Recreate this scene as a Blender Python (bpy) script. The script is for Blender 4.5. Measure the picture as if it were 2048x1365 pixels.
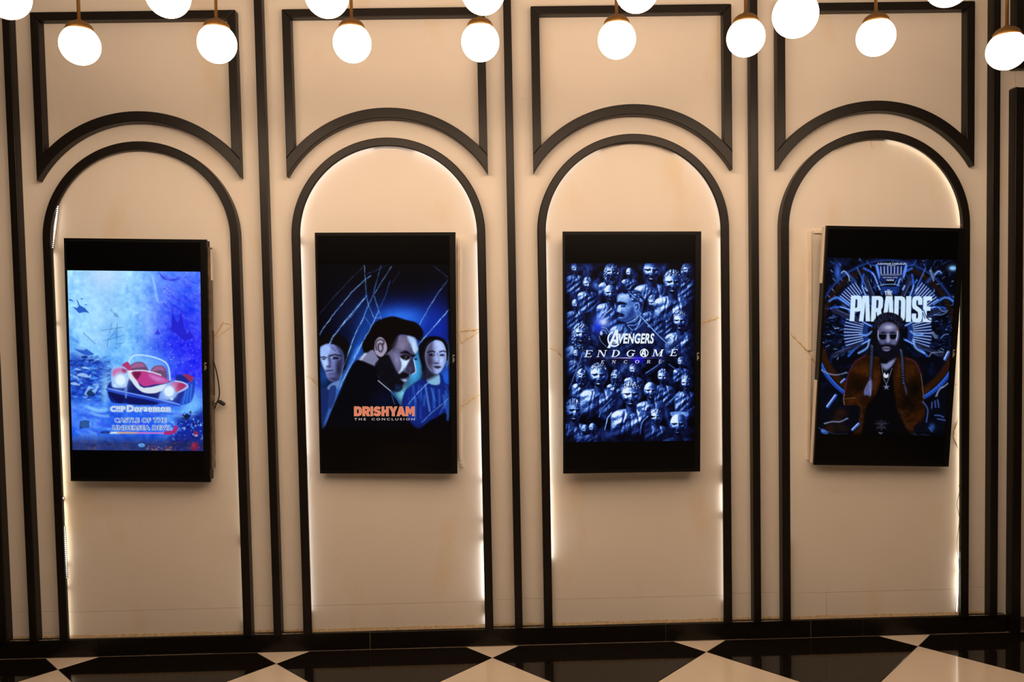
import bpy, bmesh, math, random
import numpy as np
from mathutils import Matrix, Vector

# ------------------------------------------------------------------ reset
for o in list(bpy.data.objects):
    bpy.data.objects.remove(o, do_unlink=True)
scene = bpy.context.scene
COL = scene.collection
random.seed(7)

# ------------------------------------------------------------------ camera
CAM_H, CAM_D = 1.425, 3.36
F_PX = 1604.8
PITCH, ROLL, YAW = 0.0410, -0.0191, 0.0188
def cam_matrix():
    f = Vector((math.sin(YAW)*math.cos(PITCH), math.cos(YAW)*math.cos(PITCH), -math.sin(PITCH)))
    r = Vector((math.cos(YAW), -math.sin(YAW), 0))
    u = r.cross(f)
    r2 = r*math.cos(ROLL) + u*math.sin(ROLL)
    u2 = -r*math.sin(ROLL) + u*math.cos(ROLL)
    m = Matrix((( r2.x, u2.x, -f.x, 0), (r2.y, u2.y, -f.y, -CAM_D), (r2.z, u2.z, -f.z, CAM_H), (0, 0, 0, 1)))
    return m
cam = bpy.data.cameras.new('camera')
cam.sensor_fit = 'HORIZONTAL'; cam.sensor_width = 36.0
cam.lens = 36.0*F_PX/2048.0
cam.clip_start = 0.05
cam_o = bpy.data.objects.new('camera', cam)
cam_o.matrix_world = cam_matrix()
COL.objects.link(cam_o)
scene.camera = cam_o

# ------------------------------------------------------------------ world, exposure
world = bpy.data.worlds.new('lobby_ambience')
world.use_nodes = True
wb = world.node_tree.nodes['Background']
wb.inputs[0].default_value = (1.0, 0.74, 0.52, 1)
wb.inputs[1].default_value = 0.02
scene.world = world
scene.view_settings.view_transform = 'Standard'
scene.view_settings.look = 'None'
scene.view_settings.gamma = 1.0
scene.view_settings.exposure = 0.0
scene.view_settings.use_curve_mapping = False
GLOBE_POWER = 16.8
GLOBE_TINT = (1.0, 0.705, 0.475)
LED_TINT = (1.0, 0.90, 0.78)

# ------------------------------------------------------------------ materials
def new_mat(name):
    m = bpy.data.materials.new(name); m.use_nodes = True
    return m, m.node_tree, m.node_tree.nodes['Principled BSDF']
def simple(name, col, rough=0.5, metal=0.0, spec=0.5, var=0.0, scale=8.0, bump=0.0, bscale=60.0):
    m, nt, b = new_mat(name)
    b.inputs['Base Color'].default_value = (*col, 1)
    b.inputs['Roughness'].default_value = rough
    b.inputs['Metallic'].default_value = metal
    b.inputs['Specular IOR Level'].default_value = spec
    tc = nt.nodes.new('ShaderNodeTexCoord')
    if var > 0:
        n = nt.nodes.new('ShaderNodeTexNoise'); n.inputs['Scale'].default_value = scale; n.inputs['Detail'].default_value = 5
        nt.links.new(tc.outputs['Object'], n.inputs['Vector'])
        r = nt.nodes.new('ShaderNodeValToRGB')
        r.color_ramp.elements[0].position = 0.3; r.color_ramp.elements[1].position = 0.7
        r.color_ramp.elements[0].color = (*[c*(1-var) for c in col], 1)
        r.color_ramp.elements[1].color = (*[min(1, c*(1+var)) for c in col], 1)
        nt.links.new(n.outputs['Fac'], r.inputs['Fac']); nt.links.new(r.outputs['Color'], b.inputs['Base Color'])
    if bump > 0:
        n2 = nt.nodes.new('ShaderNodeTexNoise'); n2.inputs['Scale'].default_value = bscale; n2.inputs['Detail'].default_value = 3
        nt.links.new(tc.outputs['Object'], n2.inputs['Vector'])
        bp = nt.nodes.new('ShaderNodeBump'); bp.inputs['Strength'].default_value = bump; bp.inputs['Distance'].default_value = 0.002
        nt.links.new(n2.outputs['Fac'], bp.inputs['Height']); nt.links.new(bp.outputs['Normal'], b.inputs['Normal'])
    return m
def emitter(name, col, strength):
    m, nt, b = new_mat(name)
    b.inputs['Base Color'].default_value = (0.8, 0.8, 0.8, 1)
    b.inputs['Emission Color'].default_value = (*col, 1)
    b.inputs['Emission Strength'].default_value = strength
    return m

def paint_wall(name, base):
    # off-white board: faint mottling, a few vertical smears and small yellow stains
    m, nt, b = new_mat(name)
    b.inputs['Roughness'].default_value = 0.62
    b.inputs['Specular IOR Level'].default_value = 0.25
    geo = nt.nodes.new('ShaderNodeNewGeometry')
    n = nt.nodes.new('ShaderNodeTexNoise'); n.inputs['Scale'].default_value = 2.2; n.inputs['Detail'].default_value = 6
    nt.links.new(geo.outputs['Position'], n.inputs['Vector'])
    r = nt.nodes.new('ShaderNodeValToRGB')
    r.color_ramp.elements[0].position = 0.25; r.color_ramp.elements[1].position = 0.75
    r.color_ramp.elements[0].color = (base[0]*0.95, base[1]*0.935, base[2]*0.92, 1)
    r.color_ramp.elements[1].color = (*base, 1)
    nt.links.new(n.outputs['Fac'], r.inputs['Fac'])
    v = nt.nodes.new('ShaderNodeTexVoronoi'); v.inputs['Scale'].default_value = 7.0
    nt.links.new(geo.outputs['Position'], v.inputs['Vector'])
    r2 = nt.nodes.new('ShaderNodeValToRGB')
    r2.color_ramp.elements[0].position = 0.010; r2.color_ramp.elements[1].position = 0.022
    r2.color_ramp.elements[0].color = (0.42, 0.30, 0.20, 1); r2.color_ramp.elements[1].color = (1, 1, 1, 1)
    nt.links.new(v.outputs['Distance'], r2.inputs['Fac'])
    mx = nt.nodes.new('ShaderNodeMixRGB'); mx.blend_type = 'MULTIPLY'; mx.inputs[0].default_value = 0.7
    nt.links.new(r.outputs['Color'], mx.inputs[1]); nt.links.new(r2.outputs['Color'], mx.inputs[2])
    n3 = nt.nodes.new('ShaderNodeTexNoise'); n3.inputs['Scale'].default_value = 4.3; n3.inputs['Detail'].default_value = 4
    mp = nt.nodes.new('ShaderNodeMapping'); mp.inputs['Scale'].default_value = (1.0, 1.0, 0.45); mp.inputs['Location'].default_value = (3.1, 0, 1.7)
    nt.links.new(geo.outputs['Position'], mp.inputs['Vector']); nt.links.new(mp.outputs['Vector'], n3.inputs['Vector'])
    r3 = nt.nodes.new('ShaderNodeValToRGB'); r3.color_ramp.elements[0].position = 0.58; r3.color_ramp.elements[1].position = 0.72
    r3.color_ramp.elements[0].color = (1, 1, 1, 1); r3.color_ramp.elements[1].color = (0.97, 0.90, 0.78, 1)
    nt.links.new(n3.outputs['Fac'], r3.inputs['Fac'])
    mx3 = nt.nodes.new('ShaderNodeMixRGB'); mx3.blend_type = 'MULTIPLY'; mx3.inputs[0].default_value = 1.0
    nt.links.new(mx.outputs[0], mx3.inputs[1]); nt.links.new(r3.outputs['Color'], mx3.inputs[2])
    nt.links.new(mx3.outputs[0], b.inputs['Base Color'])
    n2 = nt.nodes.new('ShaderNodeTexNoise'); n2.inputs['Scale'].default_value = 9.0; n2.inputs['Detail'].default_value = 2
    nt.links.new(geo.outputs['Position'], n2.inputs['Vector'])
    bp = nt.nodes.new('ShaderNodeBump'); bp.inputs['Strength'].default_value = 0.06; bp.inputs['Distance'].default_value = 0.01
    nt.links.new(n2.outputs['Fac'], bp.inputs['Height']); nt.links.new(bp.outputs['Normal'], b.inputs['Normal'])
    return m

M = {}
M['wall'] = paint_wall('off_white_board', (0.80, 0.755, 0.70))
M['ceiling'] = simple('ceiling_paint', (0.55, 0.52, 0.48), 0.8)
M['seam'] = simple('dark_seam', (0.10, 0.07, 0.05), 0.9)
M['trim'] = simple('dark_brown_laminate', (0.0055, 0.0034, 0.0021), 0.42, spec=0.34, var=0.18, scale=14, bump=0.03, bscale=40)
M['base'] = simple('black_skirting_tile', (0.008, 0.006, 0.0045), 0.34, spec=0.3)
M['tile_black'] = simple('polished_black_tile', (0.008, 0.006, 0.0045), 0.06, spec=0.38, bump=0.01, bscale=5)
M['tile_white'] = simple('polished_cream_tile', (0.78, 0.68, 0.56), 0.10, spec=0.5, var=0.03, scale=3)
M['grout'] = simple('grey_grout', (0.22, 0.17, 0.125), 0.9, var=0.3, scale=30)
M['caulk'] = simple('pale_caulk', (0.42, 0.36, 0.29), 0.8, var=0.35, scale=50)
M['glue'] = simple('dried_yellow_glue', (0.72, 0.56, 0.36), 0.75, var=0.22, scale=60, bump=0.3, bscale=140)
M['crack'] = simple('torn_board_edge', (0.74, 0.58, 0.38), 0.8, var=0.2, scale=60, bump=0.3, bscale=120)
M['batten'] = simple('cream_batten', (0.80, 0.71, 0.58), 0.6, var=0.06, scale=20)
M['brass'] = simple('aged_brass', (0.20, 0.105, 0.028), 0.45, metal=0.75, var=0.12, scale=20)
M['globe'] = emitter('lit_opal_glass', GLOBE_TINT, GLOBE_POWER)
M['plastic'] = simple('black_plastic', (0.003, 0.003, 0.003), 0.42, spec=0.2)
M['glass'] = simple('black_screen_glass', (0.0015, 0.0015, 0.0018), 0.22, spec=0.25)
M['chassis'] = simple('grey_metal_chassis', (0.16, 0.12, 0.09), 0.45, metal=0.6, var=0.35, scale=30)
M['logo'] = simple('silver_print', (0.40, 0.36, 0.31), 0.4)
M['cable'] = simple('black_cable', (0.010, 0.009, 0.008), 0.5)
M['tape'] = simple('led_backing_tape', (0.20, 0.15, 0.10), 0.6)
LED_GAIN = 0.32
def led(n, s, c=LED_TINT): return emitter('led_glow_'+n, c, s*LED_GAIN)
LED_WARM, LED_COOL = (1.0, 0.84, 0.62), (1.0, 0.93, 0.88)

# ------------------------------------------------------------------ helpers
def link(o, parent=None):
    COL.objects.link(o)
    if parent is not None: o.parent = parent
    return o
def empty(name, loc=(0, 0, 0), parent=None):
    o = bpy.data.objects.new(name, None); o.location = loc; o.empty_display_size = 0.05
    return link(o, parent)
def tag(o, label=None, cat=None, group=None, kind=None):
    if label: o['label'] = label
    if cat: o['category'] = cat
    if group: o['group'] = group
    if kind: o['kind'] = kind
    return o
class MB:
    def __init__(s): s.v = []; s.f = []
    def add(s, vs, fs):
        k = len(s.v); s.v += [tuple(p) for p in vs]; s.f += [tuple(i+k for i in f) for f in fs]; return s
    def box(s, x0, x1, y0, y1, z0, z1):
        vs = [(x, y, z) for x in (x0, x1) for y in (y0, y1) for z in (z0, z1)]
        return s.add(vs, [(0, 1, 3, 2), (4, 6, 7, 5), (0, 4, 5, 1), (2, 3, 7, 6), (0, 2, 6, 4), (1, 5, 7, 3)])
    def prism_xz(s, poly, y0, y1):            # y0 = front (towards the room), y1 = back
        n = len(poly)
        vs = [(x, y0, z) for x, z in poly] + [(x, y1, z) for x, z in poly]
        fs = [tuple(range(n)), tuple(range(2*n-1, n-1, -1))]
        fs += [(i, i+n, (i+1) % n+n, (i+1) % n) for i in range(n)]
        return s.add(vs, fs)
    def rings(s, rings, cap=True, closed=False):
        n = len(rings[0]); vs = [p for r in rings for p in r]; fs = []
        m = len(rings)
        for a in range(m if closed else m-1):
            b = (a+1) % m
            for i in range(n):
                j = (i+1) % n
                fs.append((a*n+i, a*n+j, b*n+j, b*n+i))
        if cap and not closed:
            fs.append(tuple(range(n-1, -1, -1))); fs.append(tuple(range((m-1)*n, m*n)))
        return s.add(vs, fs)
    def tube(s, pts, r, n=8):
        pts = [Vector(p) for p in pts]; rings = []
        for i, p in enumerate(pts):
            t = (pts[min(i+1, len(pts)-1)] - pts[max(i-1, 0)]).normalized()
            a = t.orthogonal().normalized() if abs(t.y) > .9 else t.cross(Vector((0, 1, 0))).normalized()
            b = t.cross(a)
            rr = r[i] if isinstance(r, (list, tuple)) else r
            rings.append([p + a*rr*math.cos(2*math.pi*k/n) + b*rr*math.sin(2*math.pi*k/n) for k in range(n)])
        return s.rings(rings)
    def lathe(s, prof, n=32, c=(0, 0, 0)):    # prof = [(r, z)]
        rings = [[(c[0]+r*math.cos(2*math.pi*k/n), c[1]+r*math.sin(2*math.pi*k/n), c[2]+z) for k in range(n)] for r, z in prof]
        return s.rings(rings)
    def build(s, name, mat, parent=None, smooth=False, bevel=0.0, segs=2):
        me = bpy.data.meshes.new(name); me.from_pydata(s.v, [], s.f); me.update()
        bm = bmesh.new(); bm.from_mesh(me); bmesh.ops.recalc_face_normals(bm, faces=bm.faces); bm.to_mesh(me); bm.free()
        if mat is not None: me.materials.append(mat)
        if smooth:
            me.polygons.foreach_set('use_smooth', [True]*len(me.polygons))
        o = bpy.data.objects.new(name, me); link(o, parent)
        if bevel > 0:
            b = o.modifiers.new('bevel', 'BEVEL'); b.width = bevel; b.segments = segs; b.limit_method = 'ANGLE'; b.angle_limit = math.radians(40)
        return o

# ------------------------------------------------------------------ the wall, floor, ceiling
X0, PT, STRIP_W, DEP = -1.9663, 1.0094, 0.0320, 0.0427
AO, AW = 0.1237, 0.7942                   # arch offset from its strip, outer width
RO = AW/2; TW = 0.0345; RI = RO - TW      # arch radii
SPRING = 1.735
BASE_H, BASE_D = 0.075, 0.028
PANEL = 0.016
SEAM_Z = 0.189
WX0, WX1, WTOP = -3.3, 3.3, 3.0

wall = MB().box(WX0, WX1, 0.004, 0.10, 0, WTOP).build('wall_back', M['seam'])
tag(wall, 'off-white boarded wall with dark mouldings behind the screens', None, None, 'structure')
RSEAM = 2.192
for (a, b, c, d) in ((WX0, WX1, BASE_H-0.02, SEAM_Z-0.0006), (WX0, RSEAM-0.0007, SEAM_Z+0.0006, WTOP), (RSEAM+0.0007, WX1, SEAM_Z+0.0006, WTOP)):
    MB().box(a, b, 0.0, 0.004, c, d).build('wall_board', M['wall'], wall)

ceil = MB().box(WX0, WX1, -4.8, 0.10, WTOP, WTOP+0.1).build('ceiling', M['ceiling'])
tag(ceil, 'plain ceiling above the hanging lamps', None, None, 'structure')
floor = MB().box(WX0, WX1, -4.8, 0.10, -0.06, -0.0025).build('floor', M['grout'])
tag(floor, 'black and cream checkered floor of polished tiles laid diagonally', None, None, 'structure')

def clip(poly, nx, ny, d):                # keep nx*x + ny*y <= d
    out = []
    for i in range(len(poly)):
        p, q = poly[i], poly[(i+1) % len(poly)]
        a = nx*p[0]+ny*p[1]-d; b = nx*q[0]+ny*q[1]-d
        if a <= 0: out.append(p)
        if (a < 0 < b) or (b < 0 < a):
            t = a/(a-b); out.append((p[0]+(q[0]-p[0])*t, p[1]+(q[1]-p[1])*t))
    return out
FX, FP, FY = -1.7997, 0.8777, -0.138
hd = FP/2 - 0.0009
for m in range(-4, 13):
    for n in range(-1, 10):
        if (m+n) % 2 == 0: continue
        cx, cy = FX + m*FP/2, FY - n*FP/2
        poly = [(cx+hd, cy), (cx, cy+hd), (cx-hd, cy), (cx, cy-hd)]
        for (nx, ny, d) in ((0, 1, -BASE_D-0.0015), (0, -1, 4.75), (1, 0, 3.25), (-1, 0, 3.25)):
            poly = clip(poly, nx, ny, d)
            if len(poly) < 3: break
        if len(poly) < 3: continue
        gx = sum(p[0] for p in poly)/len(poly); gy = sum(p[1] for p in poly)/len(poly)
        k = 0.0022
        top = []
        for p in poly:
            L = math.hypot(p[0]-gx, p[1]-gy) or 1; s = max(0, 1-k/L); top.append((gx+(p[0]-gx)*s, gy+(p[1]-gy)*s))
        N = len(poly)
        vs = [(x, y, -0.0025) for x, y in poly] + [(x, y, -0.0008) for x, y in poly] + [(x, y, 0) for x, y in top]
        fs = [tuple(range(2*N, 3*N)), tuple(range(N-1, -1, -1))]
        for a in range(2):
            fs += [(a*N+i, a*N+(i+1) % N, (a+1)*N+(i+1) % N, (a+1)*N+i) for i in range(N)]
        MB().add(vs, fs).build('floor_tile', M['tile_white'] if n % 2 else M['tile_black'], floor)

# baseboard: separate skirting tiles with pale joints, a rough caulk bead and a grout line
bb = MB().box(WX0, 2.150, -BASE_D+0.006, 0.0, 0.0, BASE_H-0.003).build('baseboard_back', M['grout'])
tag(bb, 'low black tiled skirting along the foot of the wall', None, None, 'structure')
joints = [WX0, -2.77, -1.69, -0.559, 0.691, 1.310, 1.535, 1.933, 2.150]
gapw = [0, .0006, .0006, .0022, .0014, .0020, .0013, .0010, 0]
for i in range(len(joints)-1):
    tp = BASE_H + random.uniform(-.0012, .0012)
    MB().box(joints[i]+gapw[i], joints[i+1]-gapw[i+1], -BASE_D, -BASE_D+0.0062, 0.0006, tp).build('skirting_tile', M['base'], bb, bevel=0.0012, segs=1)
    MB().box(joints[i]+gapw[i], joints[i+1]-gapw[i+1], -BASE_D+0.0062, -0.0003, BASE_H-0.003, tp-0.0004).build('skirting_ledge', M['base'], bb)
def bead(x0, x1, amp, seed, r=0.0016):
    rnd = random.Random(seed); n = 26; pts = []; rr = []
    for i in range(n):
        t = i/(n-1)
        pts.append((x0+(x1-x0)*t, -BASE_D+0.002+0.008*abs(2*t-1)**3+rnd.uniform(-.001, .001), BASE_H+0.0006+rnd.uniform(-.0006, .0008)*amp))
        rr.append(r*rnd.uniform(0.35, 1.15))
    MB().tube(pts, rr, 6).build('caulk_bead', M['caulk'], bb, smooth=True)
for i, (a, b) in enumerate(((-2.07, -1.82), (-1.06, -0.80), (-0.06, 0.20), (0.955, 1.20), (1.96, 2.14))): bead(a, b, 1.0, i)
g = MB()
rnd = random.Random(3); x = WX0
while x < 2.14:
    L = rnd.uniform(.05, .35)
    g.box(x, min(x+L, 2.148), -BASE_D-0.0014-rnd.uniform(0, .0012), -BASE_D+0.001, -0.002, rnd.uniform(.0002, .0022)); x += L
g.build('grout_line', M['grout'], bb)

# ---------------------------------------------------------------- arch panels (wall boards set inside the mouldings)
def arch_outline(cx, r, z0, z1, n=40):
    pts = [(cx-r, z0)]
    if z1 <= SPRING:
        return [(cx-r, z0), (cx+r, z0), (cx+r, z1), (cx-r, z1)]
    pts = [(cx-r, z0), (cx+r, z0)]
    for i in range(n+1):
        a = math.pi*i/n
        pts.append((cx+r*math.cos(a), SPRING+r*math.sin(a)))
    return pts
arch_cx = [X0 + i*PT + AO + AW/2 for i in range(-1, 4)]
panels = []
for i, cx in enumerate(arch_cx):
    r = RI + 0.006
    p = MB().prism_xz(arch_outline(cx, r, SEAM_Z+0.0006, 3), -PANEL, -0.0005).build('arch_panel', M['wall'], wall)
    if i == 4:
        MB().prism_xz(arch_outline(cx, r, BASE_H+0.001, SEAM_Z-0.0006)[0:1]+[(1.3796, BASE_H+.001), (1.3796, SEAM_Z-.0006), (cx-r, SEAM_Z-.0006)], -PANEL, -0.0005).build('lower_panel', M['wall'], p)
        MB().prism_xz([(1.3808, BASE_H+.001), (cx+r, BASE_H+.001), (cx+r, SEAM_Z-.0006), (1.3808, SEAM_Z-.0006)], -PANEL, -0.0005).build('lower_panel', M['wall'], p)
    else:
        MB().prism_xz(arch_outline(cx, r, BASE_H+0.001, SEAM_Z-0.0006), -PANEL, -0.0005).build('lower_panel', M['wall'], p)
    MB().box(cx-r+.004, cx+r-.004, -PANEL+.003, -PANEL+.006, SEAM_Z-.004, SEAM_Z+.004).build('seam_backing', M['seam'], p)
    # dried glue along the foot of the panel
    rnd = random.Random(20+i); n = 60; top = []
    for k in range(n+1):
        top.append((cx-r+.003+(2*r-.006)*k/n, BASE_H+.015+rnd.uniform(-.0012, .0012)+.0015*math.sin(k*.31+i)))
    poly = [(cx-r+.003, BASE_H+.0005), (cx+r-.003, BASE_H+.0005)] + top[::-1]
    MB().prism_xz(poly, -PANEL-.0006, -PANEL).build('glue_strip', M['glue'], p)
    panels.append(p)
# glue along the foot of the piers
for i in range(6):
    for side in (0, 1):
        a = (X0+(i-1)*PT+STRIP_W+.001, X0+(i-1)*PT+AO-.001) if side else (X0+(i-2)*PT+AO+AW+.001, X0+(i-1)*PT-.001)
        if a[1] > 2.15: continue
        rnd = random.Random(60+i*2+side); n = 12
        top = [(a[0]+(a[1]-a[0])*k/n, BASE_H+.010+rnd.uniform(-.003, .003)) for k in range(n+1)]
        MB().prism_xz([(a[0], BASE_H), (a[1], BASE_H)]+top[::-1], -.0012, -.0001).build('glue_strip', M['glue'], wall)

def ridge(pts, w, parent, seed, hgt=0.004, y=-PANEL, mat='crack', name='crack_ridge'):
    # torn, raised seam in the board: a low irregular gable along a polyline (x, z)
    rnd = random.Random(seed); P = []
    for i in range(len(pts)-1):
        a, b = Vector(pts[i]), Vector(pts[i+1]); n = max(2, int((b-a).length/0.006))
        for k in range(n): P.append(a+(b-a)*k/n)
    P.append(Vector(pts[-1])); rings = []
    for i, p in enumerate(P):
        t = (P[min(i+1, len(P)-1)]-P[max(i-1, 0)]).normalized(); nn = Vector((-t.y, t.x))
        e = min(1, .35+i*.2, .35+(len(P)-1-i)*.2)
        wl, wr, hh = w*rnd.uniform(.6, 1.2)*e, w*rnd.uniform(.6, 1.2)*e, hgt*rnd.uniform(.5, 1.2)*e
        a, b, c = p+nn*wl, p+nn*rnd.uniform(-.25, .25)*w, p-nn*wr
        rings.append([(a.x, y+.0004, a.y), (b.x, y-hh, b.y), (c.x, y+.0004, c.y)])
    return MB().rings(rings).build(name, M[mat], parent)
ridge([(-1.178, 1.322), (-1.152, 1.352), (-1.128, 1.389), (-1.096, 1.378)], .0045, panels[1], 1)
ridge([(-1.176, 1.318), (-1.14, 1.34), (-1.094, 1.371)], .0025, panels[1], 2, .002)
ridge([(-.170, 1.331), (-.121, 1.336), (-.073, 1.338)], .0075, panels[2], 3, .004)
ridge([(-.170, 1.273), (-.12, 1.302), (-.074, 1.327)], .006, panels[2], 4, .005)
ridge([(-.158, .995), (-.150, 1.018), (-.139, 1.026), (-.111, 1.046), (-.072, 1.066)], .006, panels[2], 5, .005)
ridge([(-.799, 1.160), (-.775, 1.146), (-.748, 1.114)], .0035, panels[2], 6, .004)
ridge([(-.798, .713), (-.789, .754), (-.800, .760)], .0018, panels[2], 7, .002)
ridge([(.215, 1.256), (.241, 1.246), (.276, 1.211)], .0045, panels[3], 8, .005)
ridge([(.852, 1.349), (.893, 1.357), (.941, 1.371)], .0085, panels[3], 9, .003)
ridge([(.852, 1.337), (.885, 1.344)], .003, panels[3], 10, .002)
ridge([(1.232, 1.296), (1.271, 1.255), (1.307, 1.216), (1.346, 1.148)], .005, panels[4], 11, .005)
ridge([(1.925, 1.060), (1.947, 1.070)], .003, panels[4], 12, .003)
ridge([(1.945, .915), (1.929, .872), (1.926, .845), (1.945, .795)], .0025, panels[4], 13, .004)
ridge([(1.570, 2.092), (1.5725, 2.075), (1.578, 2.059)], .0018, panels[4], 14, .010)
# pale battens left on the boards around the screens
def batten(pts, parent, y0=-PANEL-.009):
    MB().prism_xz(pts, y0, -PANEL+.0002).build('batten', M['batten'], parent, bevel=.0008, segs=1)
batten([(-.170, .795), (-.160, .795), (-.143, 1.723), (-.155, 1.723)], panels[2])
batten([(-.164, .764), (-.149, .764), (-.149, .779), (-.164, .779)], panels[2])
batten([(1.303, 1.223), (1.318, 1.223), (1.321, 1.724), (1.306, 1.724)], panels[4])
batten([(1.297, .761), (1.311, .761), (1.317, 1.192), (1.302, 1.197)], panels[4])
batten([(1.330, 1.713), (1.392, 1.711), (1.392, 1.727), (1.330, 1.729)], panels[4])

# ---------------------------------------------------------------- mouldings
tn = [0]
def trim_root(label):
    tn[0] += 1
    return tag(empty('trim_%d' % tn[0]), label, None, None, 'structure')
ordinal = ['first', 'second', 'third', 'fourth', 'fifth', 'sixth']
for i in range(-1, 5):
    x = X0 + i*PT
    tn[0] += 1
    o = MB().box(x, x+STRIP_W, -DEP, -.0001, BASE_H+.001, WTOP-.001).build('trim_%d' % tn[0], M['trim'], bevel=.003)
    side = 'left of every arch in view' if i < 1 else 'standing between two arches'
    tag(o, ['slim dark vertical strip far left outside the picture', 'slim dark vertical strip at the left edge of the wall', 'slim dark vertical strip between the undersea and cracked glass screens', 'slim dark vertical strip in the middle of the wall', 'slim dark vertical strip left of the tilted screen', 'slim dark vertical strip right of the tilted screen'][i+1], None, None, 'structure')

def arch_profile():
    c = .003
    return [(RI, -.030), (RI, -DEP+c), (RI+c, -DEP), (RO-c, -DEP), (RO, -DEP+c), (RO, -.0002), (RI+.008, -.0002), (RI+.008, -.030)]
arch_words = ['arch cut by the left edge of the picture', 'arch around the undersea screen', 'arch around the cracked glass screen', 'arch around the metallic crowd screen', 'arch around the tilted screen']
for i, cx in enumerate(arch_cx):
    t = trim_root('dark brown round-headed moulding, the ' + arch_words[i])
    prof = arch_profile()
    for s in (-1, 1):
        MB().rings([[(cx+s*r, y, z) for r, y in prof] for z in (BASE_H+.001, SPRING-.0006)]).build('arch_leg', M['trim'], t)
    rg = []
    n = 64
    for k in range(n+1):
        a = math.pi*k/n
        rg.append([(cx+r*math.cos(a), y, SPRING+r*math.sin(a)) for r, y in prof])
    MB().rings(rg).build('arch_ring', M['trim'], t)

# picture-rail frames above each arch: two stiles, a top rail and a concave bottom rail
FR0, FR1, FTOP, FW = 0.478, 0.520, 2.653, 0.034
for i, cx0 in enumerate(arch_cx):
    cx = cx0 + 0.002; H = 0.411
    t = trim_root('dark brown frame with a concave foot above the ' + arch_words[i])
    zc = SPRING - 0.002
    z_o = lambda x: zc + math.sqrt(FR1**2 - x*x)
    for s in (-1, 1):
        xs = [H-FW + FW*k/4 for k in range(5)]
        poly = [(s*x, z_o(x)+.0004) for x in xs] + [(s*H, FTOP-.0004), (s*(H-FW), FTOP-FW)]
        MB().prism_xz([(cx+x, z) for x, z in poly], -DEP, -.0001).build('stile', M['trim'], t, bevel=.0025)
    MB().prism_xz([(cx-H+.0006, FTOP), (cx+H-.0006, FTOP), (cx+H-FW, FTOP-FW+.0004), (cx-H+FW, FTOP-FW+.0004)], -DEP, -.0001).build('top_rail', M['trim'], t, bevel=.0025)
    n = 40
    up = [(cx-H+2*H*k/n, zc+math.sqrt(FR1**2-(-H+2*H*k/n)**2)) for k in range(n+1)]
    lo = [(cx-H+2*H*k/n, zc+math.sqrt(FR0**2-(-H+2*H*k/n)**2)) for k in range(n+1)]
    rings = [[(u[0], -DEP+.0002, u[1]), (u[0], -.0001, u[1]), (l[0], -.0001, l[1]), (l[0], -DEP+.0002, l[1])] for u, l in zip(up, lo)]
    MB().rings(rings).build('curved_rail', M['trim'], t, bevel=.0025)

# the different bay at the right edge: a square frame over a tall frame that runs to the floor
t = trim_root('square dark frame high in the right corner')
XR = 2.1665
for (a, b, c, d, nm) in ((XR, XR+.034, 2.376, WTOP-.001, 'stile'), (XR+.7, XR+.734, 2.376, WTOP-.001, 'stile'), (XR+.0345, XR+.6995, 2.376, 2.410, 'bottom_rail')):
    MB().box(a, b, -DEP, -.0001, c, d).build(nm, M['trim'], t, bevel=.003)
t = trim_root('tall dark frame reaching the floor at the right edge')
for (a, b, c, d, nm) in ((XR-.003, XR+.034, 0.001, 2.298, 'stile'), (XR+.70, XR+.737, 0.001, 2.298, 'stile'), (XR+.0345, XR+.6995, 2.264, 2.298, 'top_rail')):
    MB().box(a, b, -DEP-.004, -.0001, c, d).build(nm, M['trim'], t, bevel=.003)
MB().tube([(XR-.004+.006*k, -DEP*(.3 if k < 2 else .8), 2.2985+.004*math.sin(k*.8)) for k in range(7)], .002, 6).build('caulk_bead', M['caulk'], t, smooth=True)

# ---------------------------------------------------------------- LED tape tucked behind the arch mouldings
def led_tape(i, segs, label, tint=LED_TINT):
    """segs: list of (s0, s1, power); s runs 0..1 up the left leg, 1..2 round the head, 2..3 down the right leg"""
    cx = arch_cx[i]; z0 = BASE_H + .012
    root = tag(empty('led_strip', (cx, 0, z0)), label, 'light strip', 'light strips behind the arches')
    def pt(s, r):
        if s <= 1: return (cx-r, z0+(SPRING-z0)*s)
        if s < 2:
            a = math.pi*(2-s); return (cx+r*math.cos(a), SPRING+r*math.sin(a))
        return (cx+r, SPRING-(SPRING-z0)*(s-2))
    for k, (s0, s1, pw) in enumerate(segs):
        n = max(2, int((s1-s0)*40)); rings = []
        for j in range(n+1):
            s = s0+(s1-s0)*j/n
            a = pt(s, RI+.0055); b = pt(s, RI+.0077)
            rings.append([(a[0]-cx, -.0296, a[1]-z0), (b[0]-cx, -.0296, b[1]-z0), (b[0]-cx, -.0216, b[1]-z0), (a[0]-cx, -.0216, a[1]-z0)])
        MB().rings(rings).build('tape', led('%d_%d' % (i, k), pw, tint), root)
    return root
L1 = led_tape(1, [(0.0, .12, 10), (.13, .18, 12), (.19, .345, 22), (.355, .56, 22), (.565, .79, 14), (.80, .97, 12), (2.05, 2.5, 4.5), (2.5, 2.75, 11), (2.78, 2.97, 8)], 'light strip with bare diodes behind the left arch around the undersea screen', LED_WARM)
L2 = led_tape(2, [(0.05, .45, 9), (.45, .98, 15), (1.0, 1.45, 12), (1.45, 1.6, 4), (1.6, 2.0, 15), (2.02, 2.45, 16), (2.45, 2.62, 26), (2.63, 2.72, 22), (2.735, 2.765, 16), (2.785, 2.93, 40), (2.975, 2.995, 18)], 'bright light strip glowing inside the arch around the cracked glass screen', LED_COOL)
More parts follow.
